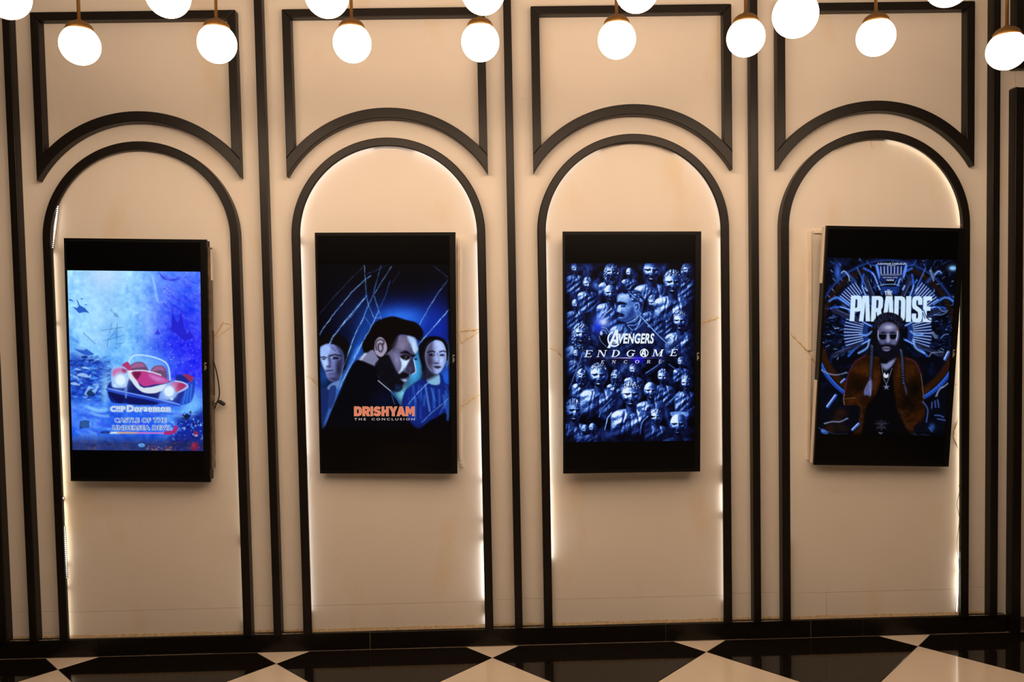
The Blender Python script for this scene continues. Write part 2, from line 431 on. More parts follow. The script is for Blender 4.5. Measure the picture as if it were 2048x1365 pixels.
L3 = led_tape(3, [(0.17, .36, 34), (.36, .60, 26), (.60, .98, 14), (1.0, 1.3, 12), (1.3, 1.38, 9), (1.66, 2.0, 9), (2.02, 2.4, 13), (2.4, 2.6, 10), (2.65, 2.72, 20), (2.74, 2.95, 9)], 'light strip glowing inside the arch around the metallic crowd screen', LED_TINT)
L4 = led_tape(4, [(0.2, .95, 4.5), (1.0, 1.35, 5), (1.55, 2.0, 12), (2.02, 2.45, 14), (2.45, 2.68, 15), (2.68, 2.95, 13)], 'light strip peeling out of the right leg of the arch around the tilted screen', LED_WARM)
# bare diodes where the tape has peeled away
dmat = emitter('bare_diode', (1.0, 0.93, 0.84), 6.0)
def diodes(root, p0, p1, n, r, y=-.0315):
    b = MB(); tp = MB()
    ox, oz = root.location.x, root.location.z
    for k in range(n):
        tt = k/(n-1); x = p0[0]+(p1[0]-p0[0])*tt-ox; z = p0[1]+(p1[1]-p0[1])*tt-oz
        rr = r*(0.55+0.45*math.sin(math.pi*min(1, max(0.08, tt*.9+.1))))
        b.lathe([(rr*.2, -rr), (rr*.8, -rr*.6), (rr, 0), (rr*.8, rr*.6), (rr*.2, rr)], 8, (x, y, z))
    tp.tube([(p0[0]-ox, y+.004, p0[1]-oz+.004), (p1[0]-ox, y+.004, p1[1]-oz-.004)], .0027, 4)
    tp.build('backing_tape', M['tape'], root)
    o = b.build('diode_run', dmat, root, smooth=True); o['kind'] = 'stuff'
diodes(L1, (-1.779, 1.883), (-1.807, 1.709), 22, .0030)
diodes(L1, (-1.8065, .553), (-1.806, .340), 27, .0023)
diodes(L1, (-1.8065, .676), (-1.8065, .672), 2, .0022)
# exposed bright tape and loose wire low in the right leg of the last arch
ox, oz = L4.location.x, L4.location.z
MB().tube([(1.9425-ox, -.0275, .353-oz), (1.9400-ox, -.0275, .30-oz), (1.9425-ox, -.0275, .268-oz), (1.9385-ox, -.0275, .25-oz), (1.9385-ox, -.0275, .16-oz), (1.9365-ox, -.0275, .096-oz)], [.0012, .0026, .0010, .0024, .0028, .0016], 6).build('loose_tape', led('loose', 10.0), L4, smooth=True)
wp = []
for k in range(61):
    z = .640-.36*k/60; d = .5-.5*math.cos((z-.495)/.125*2*math.pi) if z > .495 else .5-.5*math.cos((.495-z)/.215*2*math.pi)
    wp.append((1.9445-.0095*d-ox, -.030, z-oz))
MB().tube(wp, .0010, 6).build('loose_wire', M['cable'], L4, smooth=True)
# torn flap where the strip shows through under the head of the third arch
ridge([(arch_cx[3]-.072, 2.085), (arch_cx[3]-.045, 2.0915), (arch_cx[3]-.018, 2.0955)], .0022, panels[3], 15, .006, mat='wall', name='torn_flap')

# ---------------------------------------------------------------- pendant lamps
def make_pendant(loc, label, group, n=28, m=48):
    x, y, z = loc; R = .060
    t = tag(empty('pendant_lamp', (x, y, z)), label, 'lamp', group)
    MB().tube([(0, 0, R*.98), (0, 0, WTOP-z-.0005)], .0052, 10).build('stem', M['brass'], t, smooth=True)
    prof = [(.0385, .0450), (.0408, .0462), (.0412, .0500), (.0388, .0570), (.0335, .0640), (.0260, .0695), (.0170, .0730), (.0100, .0745), (.0085, .0790), (.0055, .0810)]
    MB().lathe(prof, 40).build('cap', M['brass'], t, smooth=True)
    MB().lathe([(.045, 0), (.045, -.010), (.012, -.018)], 32, (0, 0, WTOP-z-.0005)).build('ceiling_rose', M['brass'], t)
    pr = [(max(.0005, R*math.sin(math.pi*k/n)), -R*math.cos(math.pi*k/n)) for k in range(n+1)]
    MB().lathe(pr, m).build('globe', M['globe'], t, smooth=True)
    return t
def copy_tree(root, loc):
    r = root.copy(); COL.objects.link(r); r.location = loc
    for ch in list(root.children):
        c = ch.copy(); COL.objects.link(c); c.parent = r
    return r
nth = ['leftmost', 'second from left', 'third from left', 'fourth from left', 'fifth from left', 'sixth from left', 'seventh from left', 'rightmost']
for k, p in enumerate([(-1.295, -.769, 2.279), (-.864, -.774, 2.277), (-.442, -.758, 2.278), (-.034, -.772, 2.272), (.401, -.774, 2.274), (.817, -.765, 2.278), (1.252, -.735, 2.284), (1.661, -.770, 2.224)]):
    make_pendant(p, 'white globe lamp on brass stem, %s in the row with caps showing' % nth[k], 'globe lamps nearest the wall')
for k, p in enumerate([(-1.333, -1.08, 2.312), (-.894, -1.075, 2.312), (-.451, -1.095, 2.299), (-.019, -1.08, 2.308), (.412, -1.08, 2.308), (.823, -1.175, 2.202), (1.294, -1.08, 2.314)]):
    lab = 'large low white globe lamp hanging before the frame of the tilted screen' if k == 5 else 'white globe lamp cut by the top edge, %s of the nearer row' % nth[k]
    make_pendant(p, lab, 'globe lamps of the nearer row')
proto = None  # unseen lamp rows, added so the lower wall gets enough light
for j, y in enumerate((-1.41, -1.73, -2.05, -2.37, -2.69, -3.01)):
    for k in range(9):
        p = (-1.60+.43*k, y, 2.33)
        lab = 'white globe lamp added out of view to light the wall, %s row behind, %s lamp' % (['first', 'second', 'third', 'fourth', 'fifth', 'last'][j], ['leftmost', 'second', 'third', 'fourth', 'middle', 'sixth', 'seventh', 'eighth', 'rightmost'][k])
        if proto is None: proto = make_pendant(p, lab, 'globe lamps added out of view for fill', 12, 20)
        else: copy_tree(proto, p)['label'] = lab

# ---------------------------------------------------------------- pictures shown on the screens
# Each picture is painted with numpy as a colour attribute on a fine grid (procedural, no image files).
PW, PH = 0.530, 0.728
NX, NY = 310, 420
class Canvas:
    def __init__(s, corners):
        (ax, ay), (bx, by), (cx, cy), (dx, dy) = corners       # TL, TR, BL, BR in image pixels
        s.corners = np.array(corners, float)
        S, T = np.meshgrid(np.linspace(0, 1, NX), np.linspace(0, 1, NY))
        s.X = (ax*(1-S)*(1-T)+bx*S*(1-T)+cx*(1-S)*T+dx*S*T).astype(np.float32)
        s.Y = (ay*(1-S)*(1-T)+by*S*(1-T)+cy*(1-S)*T+dy*S*T).astype(np.float32)
        s.S, s.T = S, T
        s.C = np.zeros((NY, NX, 3), np.float32)
        s.z = lambda x, y: (x, y)
    def zoom(s, ox, oy, k):                                      # drawing helper: enlarged image-crop coordinates -> image pixels
        s.z = lambda x, y: (ox+x/k, oy+y/k); s.k = k
    def P(s, pts): return np.array([s.z(*p) for p in pts], np.float32)
    def local(s, x, y):                                          # image pixels -> metres on the screen
        A, B, C_, D_ = s.corners; u, v = .5, .5
        for _ in range(12):
            p = A*(1-u)*(1-v)+B*u*(1-v)+C_*(1-u)*v+D_*u*v - (x, y)
            du = (B-A)*(1-v)+(D_-C_)*v; dv = (C_-A)*(1-u)+(D_-B)*u
            J = np.array([du, dv]).T; d = np.linalg.solve(J, -p); u += d[0]; v += d[1]
        return (u-.5)*PW, (.5-v)*PH
    def window(s, x0, y0, x1, y1):
        m = (s.X >= x0) & (s.X <= x1) & (s.Y >= y0) & (s.Y <= y1)
        r = np.where(m.any(1))[0]; c = np.where(m.any(0))[0]
        if len(r) == 0 or len(c) == 0: return None
        return slice(r[0], r[-1]+1), slice(c[0], c[-1]+1)
    def blend(s, w, a, col):
        col = np.asarray(col, np.float32)
        if col.max() > 1.5: col = col/255.
        a = np.clip(a, 0, 1)[..., None]
        s.C[w] = s.C[w]*(1-a) + col*a
    def sdf(s, contours, pad):
        al = np.concatenate(contours)
        w = s.window(al[:, 0].min()-pad, al[:, 1].min()-pad, al[:, 0].max()+pad, al[:, 1].max()+pad)
        if w is None: return None, None
        x, y = s.X[w], s.Y[w]
        d2 = np.full(x.shape, 1e9, np.float32); ins = np.zeros(x.shape, bool)
        for c in contours:
            for i in range(len(c)):
                (px, py), (qx, qy) = c[i], c[(i+1) % len(c)]
                ex, ey = qx-px, qy-py; L = ex*ex+ey*ey
                if L < 1e-9: continue
                t = np.clip(((x-px)*ex+(y-py)*ey)/L, 0, 1)
                d2 = np.minimum(d2, (x-px-t*ex)**2+(y-py-t*ey)**2)
                if ey != 0:
                    ins ^= ((py > y) != (qy > y)) & (x < (y-py)*ex/ey+px)
        d = np.sqrt(d2); return w, np.where(ins, -d, d)
    @staticmethod
    def curve(p, n=4, closed=True):
        m = len(p); out = []
        for i in range(m if closed else m-1):
            a, b, c, d = (p[(i-1) % m], p[i], p[(i+1) % m], p[(i+2) % m]) if closed else (p[max(i-1, 0)], p[i], p[i+1], p[min(i+2, m-1)])
            for k in range(n):
                t = k/n
                out.append(.5*((2*b)+(c-a)*t+(2*a-5*b+4*c-d)*t*t+(3*b-a-3*c+d)*t**3))
        if not closed: out.append(p[-1])
        return np.array(out, np.float32)
    def poly(s, pts, col, soft=.9, alpha=1, smooth=True, holes=()):
        c = [s.P(pts)] + [s.P(h) for h in holes]
        if smooth: c = [s.curve(k, 3) for k in c]
        w, d = s.sdf(c, soft)
        if w is None: return
        s.blend(w, alpha*np.clip(.5-d/(2*soft), 0, 1), col)
    def line(s, pts, width, col, alpha=1, soft=.7, smooth=False, taper=0):
        p = s.P(pts)
        if smooth: p = s.curve(p, 4, False)
        pad = width+soft
        w = s.window(p[:, 0].min()-pad, p[:, 1].min()-pad, p[:, 0].max()+pad, p[:, 1].max()+pad)
        if w is None: return
        x, y = s.X[w], s.Y[w]; d = np.full(x.shape, 1e9, np.float32)
        for i in range(len(p)-1):
            (px, py), (qx, qy) = p[i], p[i+1]; ex, ey = qx-px, qy-py; L = max(1e-6, ex*ex+ey*ey)
            t = np.clip(((x-px)*ex+(y-py)*ey)/L, 0, 1)
            d = np.minimum(d, np.hypot(x-px-t*ex, y-py-t*ey))
        s.blend(w, alpha*np.clip(.5-(d-width/2)/(2*soft), 0, 1), col)
    def glow(s, x, y, rx, ry, col, alpha=1, rot=0, power=1.0):
        cx, cy = s.z(x, y); rx /= s.k; ry /= s.k
        R = 2.6*max(rx, ry); w = s.window(cx-R, cy-R, cx+R, cy+R)
        if w is None: return
        dx, dy = s.X[w]-cx, s.Y[w]-cy; c, n = math.cos(rot), math.sin(rot)
        q = ((dx*c+dy*n)/rx)**2+((-dx*n+dy*c)/ry)**2
        s.blend(w, alpha*np.exp(-q**power), col)
    def ell(s, x, y, rx, ry, col, alpha=1, soft=.8, rot=0):
        a = np.linspace(0, 2*np.pi, 25)[:-1]
        c, n = math.cos(rot), math.sin(rot)
        s.poly([(x+rx*math.cos(t)*c-ry*math.sin(t)*n, y+rx*math.cos(t)*n+ry*math.sin(t)*c) for t in a], col, soft, alpha, False)
    def fbm(s, scale, oct=4, seed=0, sx=1.0, sy=1.0, rot=0):
        rs = np.random.RandomState(seed); out = np.zeros(s.X.shape, np.float32); amp, tot = 1., 0
        c, n = math.cos(rot), math.sin(rot)
        x = (s.X-s.X.min()); y = (s.Y-s.Y.min()); x, y = (x*c+y*n)*sx, (-x*n+y*c)*sy
        for o in range(oct):
            g = rs.rand(128, 128).astype(np.float32); u, v = x/scale+37, y/scale+53
            i, j = np.floor(u).astype(int), np.floor(v).astype(int); fu, fv = u-i, v-j
            fu = fu*fu*(3-2*fu); fv = fv*fv*(3-2*fv); i %= 128; j %= 128; i1 = (i+1) % 128; j1 = (j+1) % 128
            out += amp*(g[j, i]*(1-fu)*(1-fv)+g[j, i1]*fu*(1-fv)+g[j1, i]*(1-fu)*fv+g[j1, i1]*fu*fv)
            tot += amp; amp *= .55; scale /= 2
        return out/tot
    def mesh(s, name, mat, parent, gain=1.0):
        rgb = np.clip(s.C, 0, 1)
        lin = np.where(rgb <= .04045, rgb/12.92, ((rgb+.055)/1.055)**2.4)*gain
        co = np.stack([(s.S-.5)*PW, np.zeros_like(s.S), (.5-s.T)*PH], -1).reshape(-1, 3)
        idx = np.arange(NX*NY).reshape(NY, NX)
        q = np.stack([idx[:-1, :-1], idx[1:, :-1], idx[1:, 1:], idx[:-1, 1:]], -1).reshape(-1, 4)
        me = bpy.data.meshes.new(name)
        me.vertices.add(NX*NY); me.vertices.foreach_set('co', co.astype(np.float32).ravel())
        me.loops.add(q.size); me.loops.foreach_set('vertex_index', q.astype(np.int32).ravel())
        me.polygons.add(len(q)); me.polygons.foreach_set('loop_start', np.arange(0, q.size, 4, dtype=np.int32))
        me.update(calc_edges=True)
        at = me.color_attributes.new('picture', 'FLOAT_COLOR', 'POINT')
        at.data.foreach_set('color', np.concatenate([lin.reshape(-1, 3), np.ones((NX*NY, 1))], 1).astype(np.float32).ravel())
        me.materials.append(mat)
        return link(bpy.data.objects.new(name, me), parent)

def picture_mat():
    m, nt, b = new_mat('lit_screen_picture')
    a = nt.nodes.new('ShaderNodeAttribute'); a.attribute_name = 'picture'
    b.inputs['Base Color'].default_value = (0.001, 0.001, 0.001, 1)
    b.inputs['Roughness'].default_value = 0.3; b.inputs['Specular IOR Level'].default_value = 0.15
    nt.links.new(a.outputs['Color'], b.inputs['Emission Color']); b.inputs['Emission Strength'].default_value = 1.0
    return m
M['picture'] = picture_mat()
def ink(name, rgb, gain=1.0):
    lin = [((c/255+.055)/1.055)**2.4 if c > 10 else c/255/12.92 for c in rgb]
    m, nt, b = new_mat(name)
    b.inputs['Base Color'].default_value = (0.001, 0.001, 0.001, 1); b.inputs['Specular IOR Level'].default_value = 0.1
    b.inputs['Emission Color'].default_value = (*lin, 1); b.inputs['Emission Strength'].default_value = gain
    return m

def text_mesh(body, bold=0.0, shear=0.0, spacing=1.0):
    cu = bpy.data.curves.new('lettering', 'FONT'); cu.body = body; cu.size = 1.0; cu.offset = bold; cu.shear = shear
    cu.space_character = spacing; cu.resolution_u = 4
    ob = bpy.data.objects.new('lettering', cu); COL.objects.link(ob)
    dg = bpy.context.evaluated_depsgraph_get(); dg.update()
    me = bpy.data.meshes.new_from_object(ob.evaluated_get(dg))
    bpy.data.objects.remove(ob, do_unlink=True); bpy.data.curves.remove(cu)
    return me
def lettering(cv, parent, body, box, mat, bold=0.0, shear=0.0, spacing=1.0, lift=.0006, tilt=None, grow=0.0):
    """box = (x0, y0, x1, y1) in enlarged image-crop coordinates: cap height and width of the line of text"""
    me = text_mesh(body, bold, shear, spacing)
    n = len(me.vertices); co = np.empty(n*3, np.float32); me.vertices.foreach_get('co', co); co = co.reshape(-1, 3)
    if grow:                                               # fit by the un-emboldened outline, so that outlines stay concentric
        ref = text_mesh(body, bold-grow, shear, spacing); m = len(ref.vertices); rc = np.empty(m*3, np.float32)
        ref.vertices.foreach_get('co', rc); rc = rc.reshape(-1, 3); lo, hi = rc.min(0), rc.max(0); bpy.data.meshes.remove(ref)
    else: lo, hi = co.min(0), co.max(0)
    x0, y0, x1, y1 = box
    a = cv.local(*cv.z(x0, y0)); b = cv.local(*cv.z(x1, y0)) ; c = cv.local(*cv.z(x0, y1))
    if tilt: b = cv.local(*cv.z(x1, y0+tilt))
    u = (co[:, 0]-lo[0])/(hi[0]-lo[0]); v = (hi[1]-co[:, 1])/(hi[1]-lo[1])
    out = np.zeros_like(co)
    out[:, 0] = a[0]+(b[0]-a[0])*u+(c[0]-a[0])*v
    out[:, 2] = a[1]+(b[1]-a[1])*u+(c[1]-a[1])*v
    out[:, 1] = -lift
    me.vertices.foreach_set('co', out.ravel()); me.update()
    me.materials.clear(); me.materials.append(mat); me.name = 'lettering'
    o = link(bpy.data.objects.new('lettering', me), parent); o['label'] = 'lettering'
    return o
def glyph_polys(cv, parent, polys, mat, lift=.0006, name='lettering'):
    b = MB()
    for p in polys:
        L = [cv.local(*cv.z(x, y)) for x, y in p]
        b.add([(x, -lift, z) for x, z in L], [tuple(range(len(L)))])
    me = bpy.data.meshes.new(name); me.from_pydata(b.v, [], b.f); me.update(); me.materials.append(mat)
    o = link(bpy.data.objects.new(name, me), parent); o['label'] = 'lettering'
    return o
def offset_poly(p, d):
    n = len(p); A = sum(p[i][0]*p[(i+1) % n][1]-p[(i+1) % n][0]*p[i][1] for i in range(n)); sg = 1 if A > 0 else -1; out = []
    for i in range(n):
        a, b, c = Vector(p[i-1]), Vector(p[i]), Vector(p[(i+1) % n])
        u, v = (b-a).normalized(), (c-b).normalized(); n1, n2 = Vector((u.y, -u.x))*sg, Vector((v.y, -v.x))*sg
        m = n1+n2; L = max(.35, m.dot(n1)); q = b+m*(d/L); out.append((q.x, q.y))
    return out
def keyhole(o, h):                                           # outline and counter joined by a slit into one face
    i, j = min(((i, j) for i in range(len(o)) for j in range(len(h))), key=lambda t: math.dist(o[t[0]], h[t[1]]))
    area = lambda p: sum(p[k][0]*p[(k+1) % len(p)][1]-p[(k+1) % len(p)][0]*p[k][1] for k in range(len(p)))
    hh = h[j:]+h[:j]
    if area(o)*area(h) > 0: hh = [hh[0]]+hh[1:][::-1]
    return o[:i+1]+hh+[hh[0]]+o[i:]
def block_word(cv, parent, letters, fonts, inkm, grow=0.0, lift=.0006):
    for ch, x0, x1, y0, y1 in letters:
        cs = [[(x0+(x1-x0)*x, y0+(y1-y0)*y) for x, y in c] for c in fonts[ch]]
        o = offset_poly(cs[0], grow) if grow else cs[0]
        for c in cs[1:]: o = keyhole(o, offset_poly(c, -grow) if grow else c)
        glyph_polys(cv, parent, [o], inkm, lift, 'letter')
def ring_quads(cx, cy, rx, ry, ix, iy, a0=0, a1=360, n=24, tx=0, ty=0):
    out = []
    for k in range(n):
        t0, t1 = math.radians(a0+(a1-a0)*k/n), math.radians(a0+(a1-a0)*(k+1)/n)
        out.append([(cx+rx*math.cos(t0), cy+ry*math.sin(t0)), (cx+rx*math.cos(t1), cy+ry*math.sin(t1)),
                    (cx+tx+ix*math.cos(t1), cy+ty+iy*math.sin(t1)), (cx+tx+ix*math.cos(t0), cy+ty+iy*math.sin(t0))])
    return out
def R4(x0, y0, x1, y1): return [(x0, y0), (x1, y0), (x1, y1), (x0, y1)]
SERIF = {
 'E': [R4(.16, 0, .34, 1), R4(.04, 0, .92, .07), R4(.04, .93, .95, 1), R4(.3, .45, .72, .52), [(.92, 0), (.97, .26), (.86, .07)], [(.95, 1), (1, .70), (.86, .93)], R4(.66, .36, .72, .62)],
 'N': [R4(.12, 0, .19, 1), R4(.82, 0, .89, 1), [(.10, 0), (.30, 0), (.89, .9), (.89, 1), (.80, 1)], R4(0, .94, .31, 1), R4(.70, 0, 1, .06), R4(0, 0, .25, .06)],
 'D': [R4(.14, 0, .32, 1), R4(.02, 0, .5, .07), R4(.02, .93, .5, 1)] + ring_quads(.42, .5, .56, .5, .36, .43, -90, 90, 16),
 'G': ring_quads(.52, .5, .5, .5, .33, .43, 50, 320, 22) + [R4(.72, .52, .90, .92), R4(.6, .52, 1.0, .58), [(.86, .02), (.93, .02), (.93, .32), (.84, .2)]],
 'M': [R4(.10, 0, .16, 1), R4(.74, 0, .90, 1), [(.08, 0), (.26, 0), (.52, .80), (.48, 1)], [(.80, 0), (.86, 0), (.53, 1), (.47, 1)], R4(0, .94, .27, 1), R4(.64, .94, 1, 1), R4(0, 0, .2, .06), R4(.8, 0, 1, .06)],
 'C': ring_quads(.52, .5, .5, .5, .33, .43, 40, 320, 22) + [[(.86, .02), (.93, .02), (.93, .32), (.84, .2)], [(.84, .8), (.93, .68), (.93, .98), (.86, .98)]],
 'O': ring_quads(.5, .5, .5, .5, .31, .43, 0, 360, 26),
 'R': [R4(.14, 0, .32, 1), R4(.02, 0, .5, .07), R4(.02, .94, .44, 1), R4(.3, .48, .5, .55)] + ring_quads(.46, .275, .42, .275, .24, .205, -90, 90, 12) + [[(.46, .52), (.64, .52), (.98, 1), (.76, 1)], R4(.7, .94, 1.05, 1)],
}
def serif_word(letters, y0, y1, shear):
    out = []
    for ch, x0, x1, dy in letters:
        for p in SERIF[ch]:
            out.append([(x0+(x1-x0)*x + shear*(1-y)*(y1-y0), y0+dy+(y1-y0)*y) for x, y in p])
    return out

# ------------------------------------------------ picture 1: undersea scene with an empty red car
def paint_sea():
    cv = Canvas([(134.4, 541.1), (400.5, 543.9), (144.8, 900.7), (406.6, 902.8)])
    S, T = cv.S.astype(np.float32), cv.T.astype(np.float32)
    def mix(a, b, t): return np.array(a)/255*(1-t[..., None])+np.array(b)/255*t[..., None]
    left = mix((150, 212, 255), (104, 180, 252), np.clip(T*1.5, 0, 1)); right = mix((75, 120, 255), (40, 40, 245), np.clip(T*2.4, 0, 1))
    k = np.clip((S-.42)/.45, 0, 1); k = k*k*(3-2*k)
    c = left*(1-k[..., None])+right*k[..., None]
    low = np.clip((T-.56)/.22, 0, 1)[..., None]; c = c*(1-low)+np.array((52, 112, 242))/255*low
    n = cv.fbm(40, 4, 1)-.5; n2 = cv.fbm(7, 4, 2)-.5
    c = c+n[..., None]*np.array((.34, .30, .10))+n2[..., None]*np.array((.26, .22, .08))
    cv.C = np.clip(c, 0, 1).astype(np.float32)
    cv.zoom(125, 530, 7)
    for (x0, y0, x1, y1, w, a) in ((520, 60, 420, 1100, 150, .35), (650, 60, 760, 900, 120, .40), (330, 60, 190, 900, 80, .22), (760, 60, 980, 620, 60, .22), (600, 60, 560, 1200, 60, .25)):
        cv.poly([(x0-w*.5, y0), (x0+w*.5, y0), (x1+w, y1), (x1-w, y1)], (190, 228, 255), 14, a, False)
    cv.glow(560, 130, 300, 200, (190, 220, 255), .75)
    cv.line([(1210, 100), (1280, 260), (1300, 430), (1340, 520)], 4, (130, 190, 255), .7, 2.2, True)
    cv.line([(1250, 130), (1300, 330), (1330, 500)], 1.6, (190, 230, 255), .6, 1.0, True)
    rs = np.random.RandomState(4)
    for _ in range(70):                                     # wisps of current on the right
        x, y = rs.uniform(1380, 1930), rs.uniform(100, 900); L = rs.uniform(60, 200)
        cv.line([(x, y), (x+L*.5, y+L*.45), (x+L, y+L*.6)], rs.uniform(.8, 3), (80, 115, 255) if rs.rand() < .6 else (45, 40, 230), .45, 1.6, True)
    cv.poly([(1350, 100), (1400, 150), (1480, 200), (1560, 195), (1640, 185), (1560, 225), (1480, 215), (1400, 190)], (38, 40, 215), 2, .8)
    cv.poly([(1490, 890), (1500, 870), (1520, 880), (1530, 760), (1535, 590), (1550, 690), (1580, 760), (1610, 800), (1640, 740), (1655, 640), (1670, 720), (1692, 800), (1700, 880), (1720, 890), (1730, 950), (1770, 950), (1775, 870), (1790, 940), (1850, 1010), (1700, 1060), (1600, 960)], (36, 34, 205), 1.2, .95, False)
    cv.poly([(1290, 960), (1310, 930), (1330, 890), (1350, 930), (1370, 960), (1340, 975)], (50, 55, 220), 1, .9, False)
    for p in ([(140, 580), (200, 600), (240, 560), (310, 600), (370, 665), (300, 655), (230, 670), (190, 630)], [(195, 485), (215, 500), (240, 560), (225, 570)], [(80, 480), (110, 475), (160, 505), (110, 500)], [(245, 460), (285, 470), (270, 485)], [(300, 550), (345, 550), (330, 562)]):
        cv.poly(p, (30, 80, 190), .8, .9, False)
    for p in ([(670, 640), (690, 605), (700, 650)], [(700, 650), (760, 680), (790, 730), (730, 720)]): cv.poly(p, (70, 130, 190), 1, .6, False)
    for a in ([(690, 800), (660, 940)], [(765, 810), (750, 1160)], [(640, 1020), (620, 1140)], [(680, 890), (840, 865)], [(560, 1060), (850, 980)], [(750, 1100), (855, 1085)], [(540, 910), (690, 890)], [(290, 945), (460, 1100)], [(760, 880), (650, 1040)]):
        cv.line(a, 1.5, (55, 110, 175), .55, .8)
    # fish and reef on the left
    cv.poly([(170, 1170), (230, 1145), (320, 1160), (380, 1200), (440, 1245), (360, 1260), (270, 1235), (200, 1195)], (45, 95, 205), 1)
    cv.poly([(180, 1165), (240, 1140), (330, 1160), (290, 1185)], (150, 205, 255), 1.5, .8)
    cv.poly([(100, 1000), (150, 1010), (240, 1090), (160, 1060)], (80, 145, 240), 2, .8)
    cv.zoom(130, 715, 7)
    cv.poly([(60, 0), (220, -30), (420, 20), (560, 60), (620, 170), (580, 330), (520, 560), (300, 590), (70, 570)], (24, 62, 190), 9, .85)
    rs = np.random.RandomState(8)
    for _ in range(420):
        x, y = rs.uniform(60, 620), rs.uniform(-30, 600); r = rs.uniform(5, 34)
        col = [(18, 40, 150), (35, 90, 220), (70, 150, 250), (150, 205, 255), (14, 30, 110)][rs.choice(5, p=[.3, .28, .2, .10, .12])]
        cv.ell(x, y, r*1.5, r*.55, col, rs.uniform(.35, .8), 1.0, rs.uniform(-.5, .5))
    for (x, y, r) in ((280, 140, 48), (165, 160, 40), (250, 245, 85), (130, 365, 60), (350, 420, 40)):
        cv.poly([(x-r, y), (x-r*.4, y-r*.4), (x+r*.5, y-r*.25), (x+r, y+r*.1), (x+r*1.3, y-r*.2), (x+r*1.25, y+r*.35), (x+r*.3, y+r*.3)], (165, 205, 245), .9, .85)
    cv.poly([(270, 520), (320, 410), (350, 400), (360, 470), (470, 385), (400, 520)], (150, 200, 245), 1, .8)
    cv.poly([(300, 500), (340, 450), (380, 470), (420, 520), (340, 540)], (12, 40, 90), 1, .9)
    # spray and foam round the car
    cv.glow(560, 430, 60, 260, (150, 215, 255), .75); cv.glow(1780, 640, 160, 220, (130, 210, 255), .75); cv.glow(1650, 800, 260, 90, (130, 205, 255), .7)
    cv.glow(1250, 90, 350, 160, (90, 170, 250), .55)
    for _ in range(420):
        x, y = rs.uniform(520, 1930), rs.uniform(-260, 700); r = rs.uniform(1.5, 6)
        cv.ell(x, y, r, r, (190, 230, 255), rs.uniform(.25, .8), .7)
    # car: dark body, fenders, bonnet, bumper, lamps, seats
    cv.poly([(590, 440), (640, 330), (860, 250), (1100, 300), (1450, 320), (1720, 380), (1810, 300), (1800, 480), (1760, 600), (1640, 650), (1420, 640), (1000, 640), (760, 640), (640, 610)], (18, 32, 130), 1.4)
    cv.poly([(1700, 420), (1820, 300), (1790, 560), (1720, 640), (1600, 640)], (30, 70, 200), 2, .9)
    for a in ((1730, 420, 1700, 620), (1770, 380, 1750, 600), (1690, 470, 1650, 640)): cv.line([(a[0], a[1]), (a[2], a[3])], 3, (70, 140, 240), .7, 1.5)
    cv.poly([(890, 170), (960, 70), (1080, 60), (1140, 120), (1150, 200)], (90, 22, 60), 1.2)          # seat backs
    cv.poly([(1200, 210), (1240, 120), (1360, 110), (1420, 180), (1420, 290), (1310, 250)], (90, 22, 60), 1.2)
    cv.poly([(900, 160), (965, 80), (1070, 72), (1120, 120), (1060, 130), (960, 140)], (170, 55, 110), 1.4, .9)
    cv.poly([(1215, 200), (1250, 130), (1350, 122), (1400, 180), (1330, 170), (1260, 180)], (170, 55, 110), 1.4, .9)
    cv.line([(880, 175), (905, 30), (1000, -40), (1240, -10), (1430, 90), (1470, 310)], 3.0, (205, 235, 255), .85, .9, True)   # windscreen rim
    cv.poly([(905, 150), (925, 40), (1010, -20), (1230, 5), (1410, 100), (1450, 290)], (150, 210, 255), 3, .28)
    cv.poly([(790, 110), (880, 55), (930, 180), (860, 175)], (175, 50, 110), 1)
    cv.poly([(1660, 225), (1740, 240), (1800, 275), (1760, 340), (1700, 330)], (150, 45, 90), 1.2)
    cv.poly([(1560, 250), (1640, 240), (1740, 330), (1700, 350), (1560, 330)], (20, 40, 140), 1.5)
    cv.poly([(655, 160), (700, 115), (790, 110), (870, 165), (900, 260), (870, 400), (760, 420), (660, 405), (650, 280)], (150, 185, 245), 1.2)
    cv.poly([(665, 180), (720, 150), (800, 145), (860, 180), (840, 215), (750, 220), (670, 260)], (200, 80, 150), 2.5, .9)
    cv.poly([(800, 150), (860, 175), (840, 215), (800, 195)], (140, 30, 80), 1.2, .9)
    cv.poly([(880, 200), (940, 185), (1000, 300), (1100, 420), (1430, 360), (1400, 420), (1330, 480), (1200, 500), (1080, 480), (960, 380), (900, 290)], (215, 225, 240), 1.1)
    cv.poly([(1090, 490), (1240, 505), (1340, 470), (1300, 560), (1100, 520), (880, 460), (900, 300), (1000, 430)], (20, 30, 105), 1.4)
    cv.poly([(930, 200), (1060, 185), (1180, 205), (1320, 245), (1450, 310), (1420, 352), (1250, 375), (1120, 400), (1060, 375), (980, 290)], (188, 58, 138), 1.1)
    cv.poly([(940, 205), (1060, 200), (1040, 260), (1000, 300)], (110, 22, 62), 2, .95)
    cv.poly([(1180, 230), (1310, 265), (1390, 310), (1300, 330), (1220, 290)], (205, 140, 215), 4, .8)
    cv.line([(885, 185), (1060, 175), (1200, 195), (1340, 240)], 2.4, (235, 240, 255), .9, .8, True)
    cv.poly([(1430, 360), (1530, 320), (1640, 335), (1720, 395), (1690, 450), (1580, 500), (1520, 570), (1330, 600), (1320, 520), (1380, 430)], (110, 150, 240), 1.6)
    cv.poly([(1470, 365), (1550, 335), (1640, 350), (1690, 390), (1640, 440), (1570, 475), (1510, 410)], (190, 75, 140), 2, .95)
